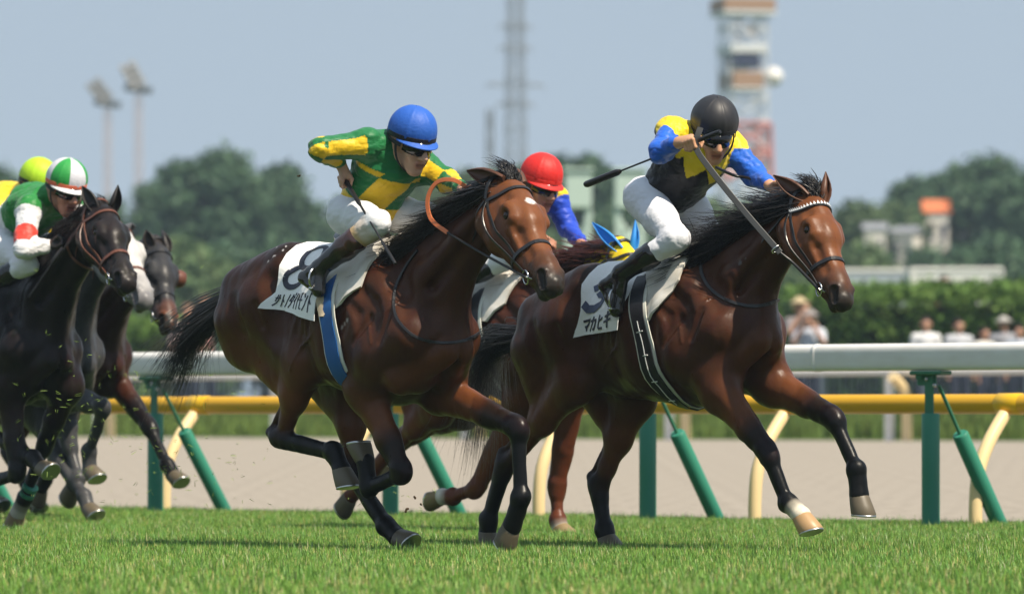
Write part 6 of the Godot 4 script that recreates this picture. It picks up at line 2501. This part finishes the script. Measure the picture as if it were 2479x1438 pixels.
# ---------------------------------------------------------------- people beyond the track
func bystander(label: String, px: float, top: float, depth: float, shirt: Color, hair: Color, look := {}) -> void:
	var k := depth / FOCAL
	var head_top := 0.67 + (1000.0 - top) * k
	var p := at(px, 0, depth)
	var w := (p - RAIL_O).dot(RAIL_N)
	p.y = look.get("floor", rise(w))
	var n := thing("person", label, "person", p, look.get("turn", 0.0), look.get("group", ""))
	var h := head_top - p.y
	var z := h / 1.70
	var skin := lin(0.42, 0.23, 0.15)
	var body := Solid.new()
	var top_ := Solid.new()
	var legs := Solid.new()
	var P := func(x: float, y: float, d: float) -> Vector3: return Vector3(x, y, d) * z
	body.ball(P.call(0, 1.60, -0.01), 0.092 * z, 0.02, skin)
	body.bone(P.call(0, 1.57, 0.03), P.call(0, 1.50, 0.045), 0.06 * z, 0.045 * z, 0.03, skin)
	body.ball(P.call(0, 1.555, 0.095), 0.014 * z, 0.02, skin)
	for q in [-1.0, 1.0]:
		body.ball(P.call(0.034 * q, 1.585, 0.082), 0.009 * z, 0.004, lin(0.03, 0.02, 0.02))
		body.ball(P.call(0.085 * q, 1.57, -0.01), 0.022 * z, 0.01, skin)
	body.bone(P.call(0, 1.50, 0.0), P.call(0, 1.38, -0.01), 0.05 * z, 0.055 * z, 0.02, skin)
	body.bone(P.call(0, 1.35, 0), P.call(0, 0.95, 0), 0.10 * z, 0.10 * z, 0.03, skin)
	top_.bone(P.call(0, 1.30, 0), P.call(0, 0.95, 0), 0.155 * z, 0.15 * z, 0.05, shirt, Vector3(0, 0, 1), 0.75)
	for q in [-1.0, 1.0]:
		var lift: float = look.get("raise", 0.0)
		var sh: Vector3 = P.call(0.17 * q, 1.36, 0)
		var el: Vector3 = P.call(0.23 * q, 1.10 + 0.12 * lift, 0.02 + 0.12 * lift)
		var wr: Vector3 = P.call(0.22 * q - 0.16 * q * lift, 0.86 + 0.62 * lift, 0.08 + 0.10 * lift)
		top_.bone(P.call(0.05 * q, 1.36, 0), sh, 0.085 * z, 0.075 * z, 0.05, shirt)
		top_.bone(sh, sh.lerp(el, 0.8), 0.068 * z, 0.058 * z, 0.03, shirt)
		body.bone(sh, el, 0.045 * z, 0.038 * z, 0.02, skin)
		body.bone(el, wr, 0.038 * z, 0.027 * z, 0.02, skin)
		body.bone(wr, wr + (wr - el).normalized() * 0.08 * z, 0.028 * z, 0.03 * z, 0.02, skin)
		for i in 4:
			var f: Vector3 = wr + (wr - el).normalized() * 0.09 * z + Vector3((i - 1.5) * 0.018 * z, 0, 0)
			body.bone(f, f + (wr - el).normalized() * 0.07 * z, 0.009 * z, 0.008 * z, 0.004, skin)
		body.bone(wr, wr + Vector3(-0.04 * q * z, 0, 0.05 * z), 0.014 * z, 0.01 * z, 0.01, skin)
		legs.bone(P.call(0.08 * q, 0.92, 0), P.call(0.10 * q, 0.5, 0.02), 0.105 * z, 0.07 * z, 0.04, look.get("trousers", lin(0.03, 0.035, 0.06)))
		legs.bone(P.call(0.10 * q, 0.5, 0.02), P.call(0.10 * q, 0.08, 0), 0.07 * z, 0.05 * z, 0.03, look.get("trousers", lin(0.03, 0.035, 0.06)))
		body.bone(P.call(0.10 * q, 0.12, 0), P.call(0.10 * q, 0.04, 0.0), 0.04 * z, 0.04 * z, 0.02, lin(0.02, 0.02, 0.02))
		body.bone(P.call(0.10 * q, 0.035, -0.04), P.call(0.11 * q, 0.03, 0.14), 0.04 * z, 0.034 * z, 0.02, lin(0.02, 0.02, 0.02))
	later("body", body, 0.016, mats.skin, n)
	later("shirt", top_, 0.02, mats.clothes, n)
	later("trousers", legs, 0.022, mats.clothes, n)
	var cap := Solid.new()
	cap.bone(P.call(0, 1.625, -0.02), P.call(0, 1.60, -0.035), 0.098 * z, 0.096 * z, 0.02, hair)
	cap.bone(P.call(0, 1.57, 0.10), P.call(0, 1.54, 0.09), 0.075 * z, 0.07 * z, 0.02, hair, Vector3.ZERO, 1.0, true)
	if look.get("hat", false):
		cap.bone(P.call(0, 1.635, 0), P.call(0, 1.64, 0.02), 0.155 * z, 0.15 * z, 0.02, hair, Vector3.UP, 0.12)
	if look.get("long", false):
		cap.bone(P.call(0, 1.58, -0.06), P.call(0, 1.38, -0.07), 0.085 * z, 0.06 * z, 0.03, hair)
	later("hat" if look.get("hat", false) else "hair", cap, 0.014, mats.clothes, n)

func people_beyond() -> void:
	var black := lin(0.012, 0.010, 0.010)
	var shirt := lin(0.72, 0.72, 0.73)
	bystander("dark haired man in a plain white shirt at the fence, before the hedge", 2243, 767, 83.5, shirt, black)
	bystander("man in a pale grey shirt right of the white shirted one", 2323, 772, 83.2, lin(0.50, 0.51, 0.55), black, {"turn": 0.2})
	bystander("woman with long black hair at the fence", 2385, 792, 82.6, lin(0.7, 0.68, 0.64), black, {"long": true, "turn": 0.6})
	bystander("person in a grey sun hat at the far fence, right", 2432, 768, 84.5, lin(0.32, 0.32, 0.35), lin(0.42, 0.40, 0.38), {"hat": true})
	bystander("dark haired person partly cut off by the right edge", 2470, 786, 82.4, lin(0.45, 0.50, 0.58), black, {"turn": -0.3})
	bystander("person in a straw hat and dark vest behind the leading bay's chest", 1938, 722, 88.0, lin(0.22, 0.20, 0.21), lin(0.52, 0.42, 0.26), {"hat": true, "turn": 0.4, "raise": 1.0})
	bystander("person in white with raised arms, beside the straw hat", 1962, 752, 85.5, lin(0.55, 0.58, 0.66), lin(0.30, 0.27, 0.26), {"hat": true, "raise": 1.0, "turn": -0.2})
	bystander("person in pale pink at the fence, under the hooded bay's nose", 452, 738, 96.0, lin(0.66, 0.48, 0.47), lin(0.20, 0.12, 0.09))
	bystander("person in a teal shirt left of the dark bay's tail", 495, 714, 99.0, lin(0.20, 0.48, 0.46), lin(0.05, 0.03, 0.02), {"raise": 1.0})
	bystander("person in dusty red close to the dark bay's tail", 472, 748, 97.5, lin(0.45, 0.22, 0.22), lin(0.10, 0.07, 0.06))
	# a stand behind the hedge with one onlooker
	var p := at(2288, 0, 118)
	p.y = 0.95
	var t := thing("viewing_stand", "low wooden stand behind the hedge under a lone onlooker", "stand", p)
	var st := start()
	bx(st, Vector3(0, 1.02, 0), Vector3(2.4, 0.1, 1.4), Basis.IDENTITY, 0.01)
	part("deck", done(st), mats.cabin, t)
	for q in [-1.0, 1.0]:
		for r in [-1.0, 1.0]:
			st = start()
			bx(st, Vector3(q * 1.05, 0.45, r * 0.55), Vector3(0.12, 1.05, 0.12))
			part("leg", done(st), mats.cabin, t)
	bystander("lone dark haired onlooker before the white trailer", 2288, 668, 118.0, lin(0.52, 0.55, 0.66), black, {"floor": 2.02, "turn": 0.5})

func flying_turf() -> void:
	# cut grass thrown up by the hooves
	var places := []
	for e in [[230.0, 980.0, 90.0, 70.0, 60], [300.0, 1110.0, 130.0, 70.0, 70], [560.0, 1130.0, 110.0, 70.0, 45], [560.0, 980.0, 140.0, 80.0, 22], [110.0, 1000.0, 100.0, 110.0, 30], [980.0, 1225.0, 50.0, 30.0, 24], [600.0, 700.0, 160.0, 120.0, 4]]:
		for i in e[4]:
			var d := rng.randf_range(27.6, 32.5)
			var p := at(e[0] + rng.randfn() * e[2], e[1] + rng.randfn() * e[3], d)
			if p.y < 0.06:
				continue
			var b := Basis.from_euler(Vector3(rng.randf() * TAU, rng.randf() * TAU, rng.randf() * TAU)) * Basis.from_scale(Vector3(1, rng.randf_range(0.4, 1.2), 1))
			places.append(Transform3D(b, p))
	var m := multi("flying_grass", blade_mesh(2, 0.038, 0.005, 0.0014, 77), mats.fresh_cut, places, self)
	m.set_meta("kind", "stuff")
	tag(m, "bits of cut grass thrown up behind the hooves", "flying grass")
	var n := 0
	for e in [[722.0, 427.0, 28.0, 0.010], [1005.0, 1205.0, 28.0, 0.009], [985.0, 1235.0, 28.2, 0.011], [1018.0, 1222.0, 28.1, 0.007]]:
		var r: float = e[3]
		var s := Solid.new()
		for i in 4:
			s.ball(Vector3(rng.randf_range(-1, 1), rng.randf_range(-1, 1), rng.randf_range(-1, 1)) * r * 0.7, r * rng.randf_range(0.4, 0.7), r * 0.3, lin(0.06, 0.04, 0.02))
		var say := ["tiny clod of earth in the air left of the green sleeve", "clod of earth thrown up by the dark bay's fore hoof", "lowest crumb of earth by the dark bay's grounded hoof", "smallest crumb of earth right of that hoof"]
		var am := ArrayMesh.new()
		am.add_surface_from_arrays(Mesh.PRIMITIVE_TRIANGLES, s.arrays(r * 0.3))
		var o := part("earth_clod", am, mats.clothes, self)
		o.position = at(e[0], e[1], e[2])
		tag(o, say[n], "clod", "flying clods of earth")
		n += 1
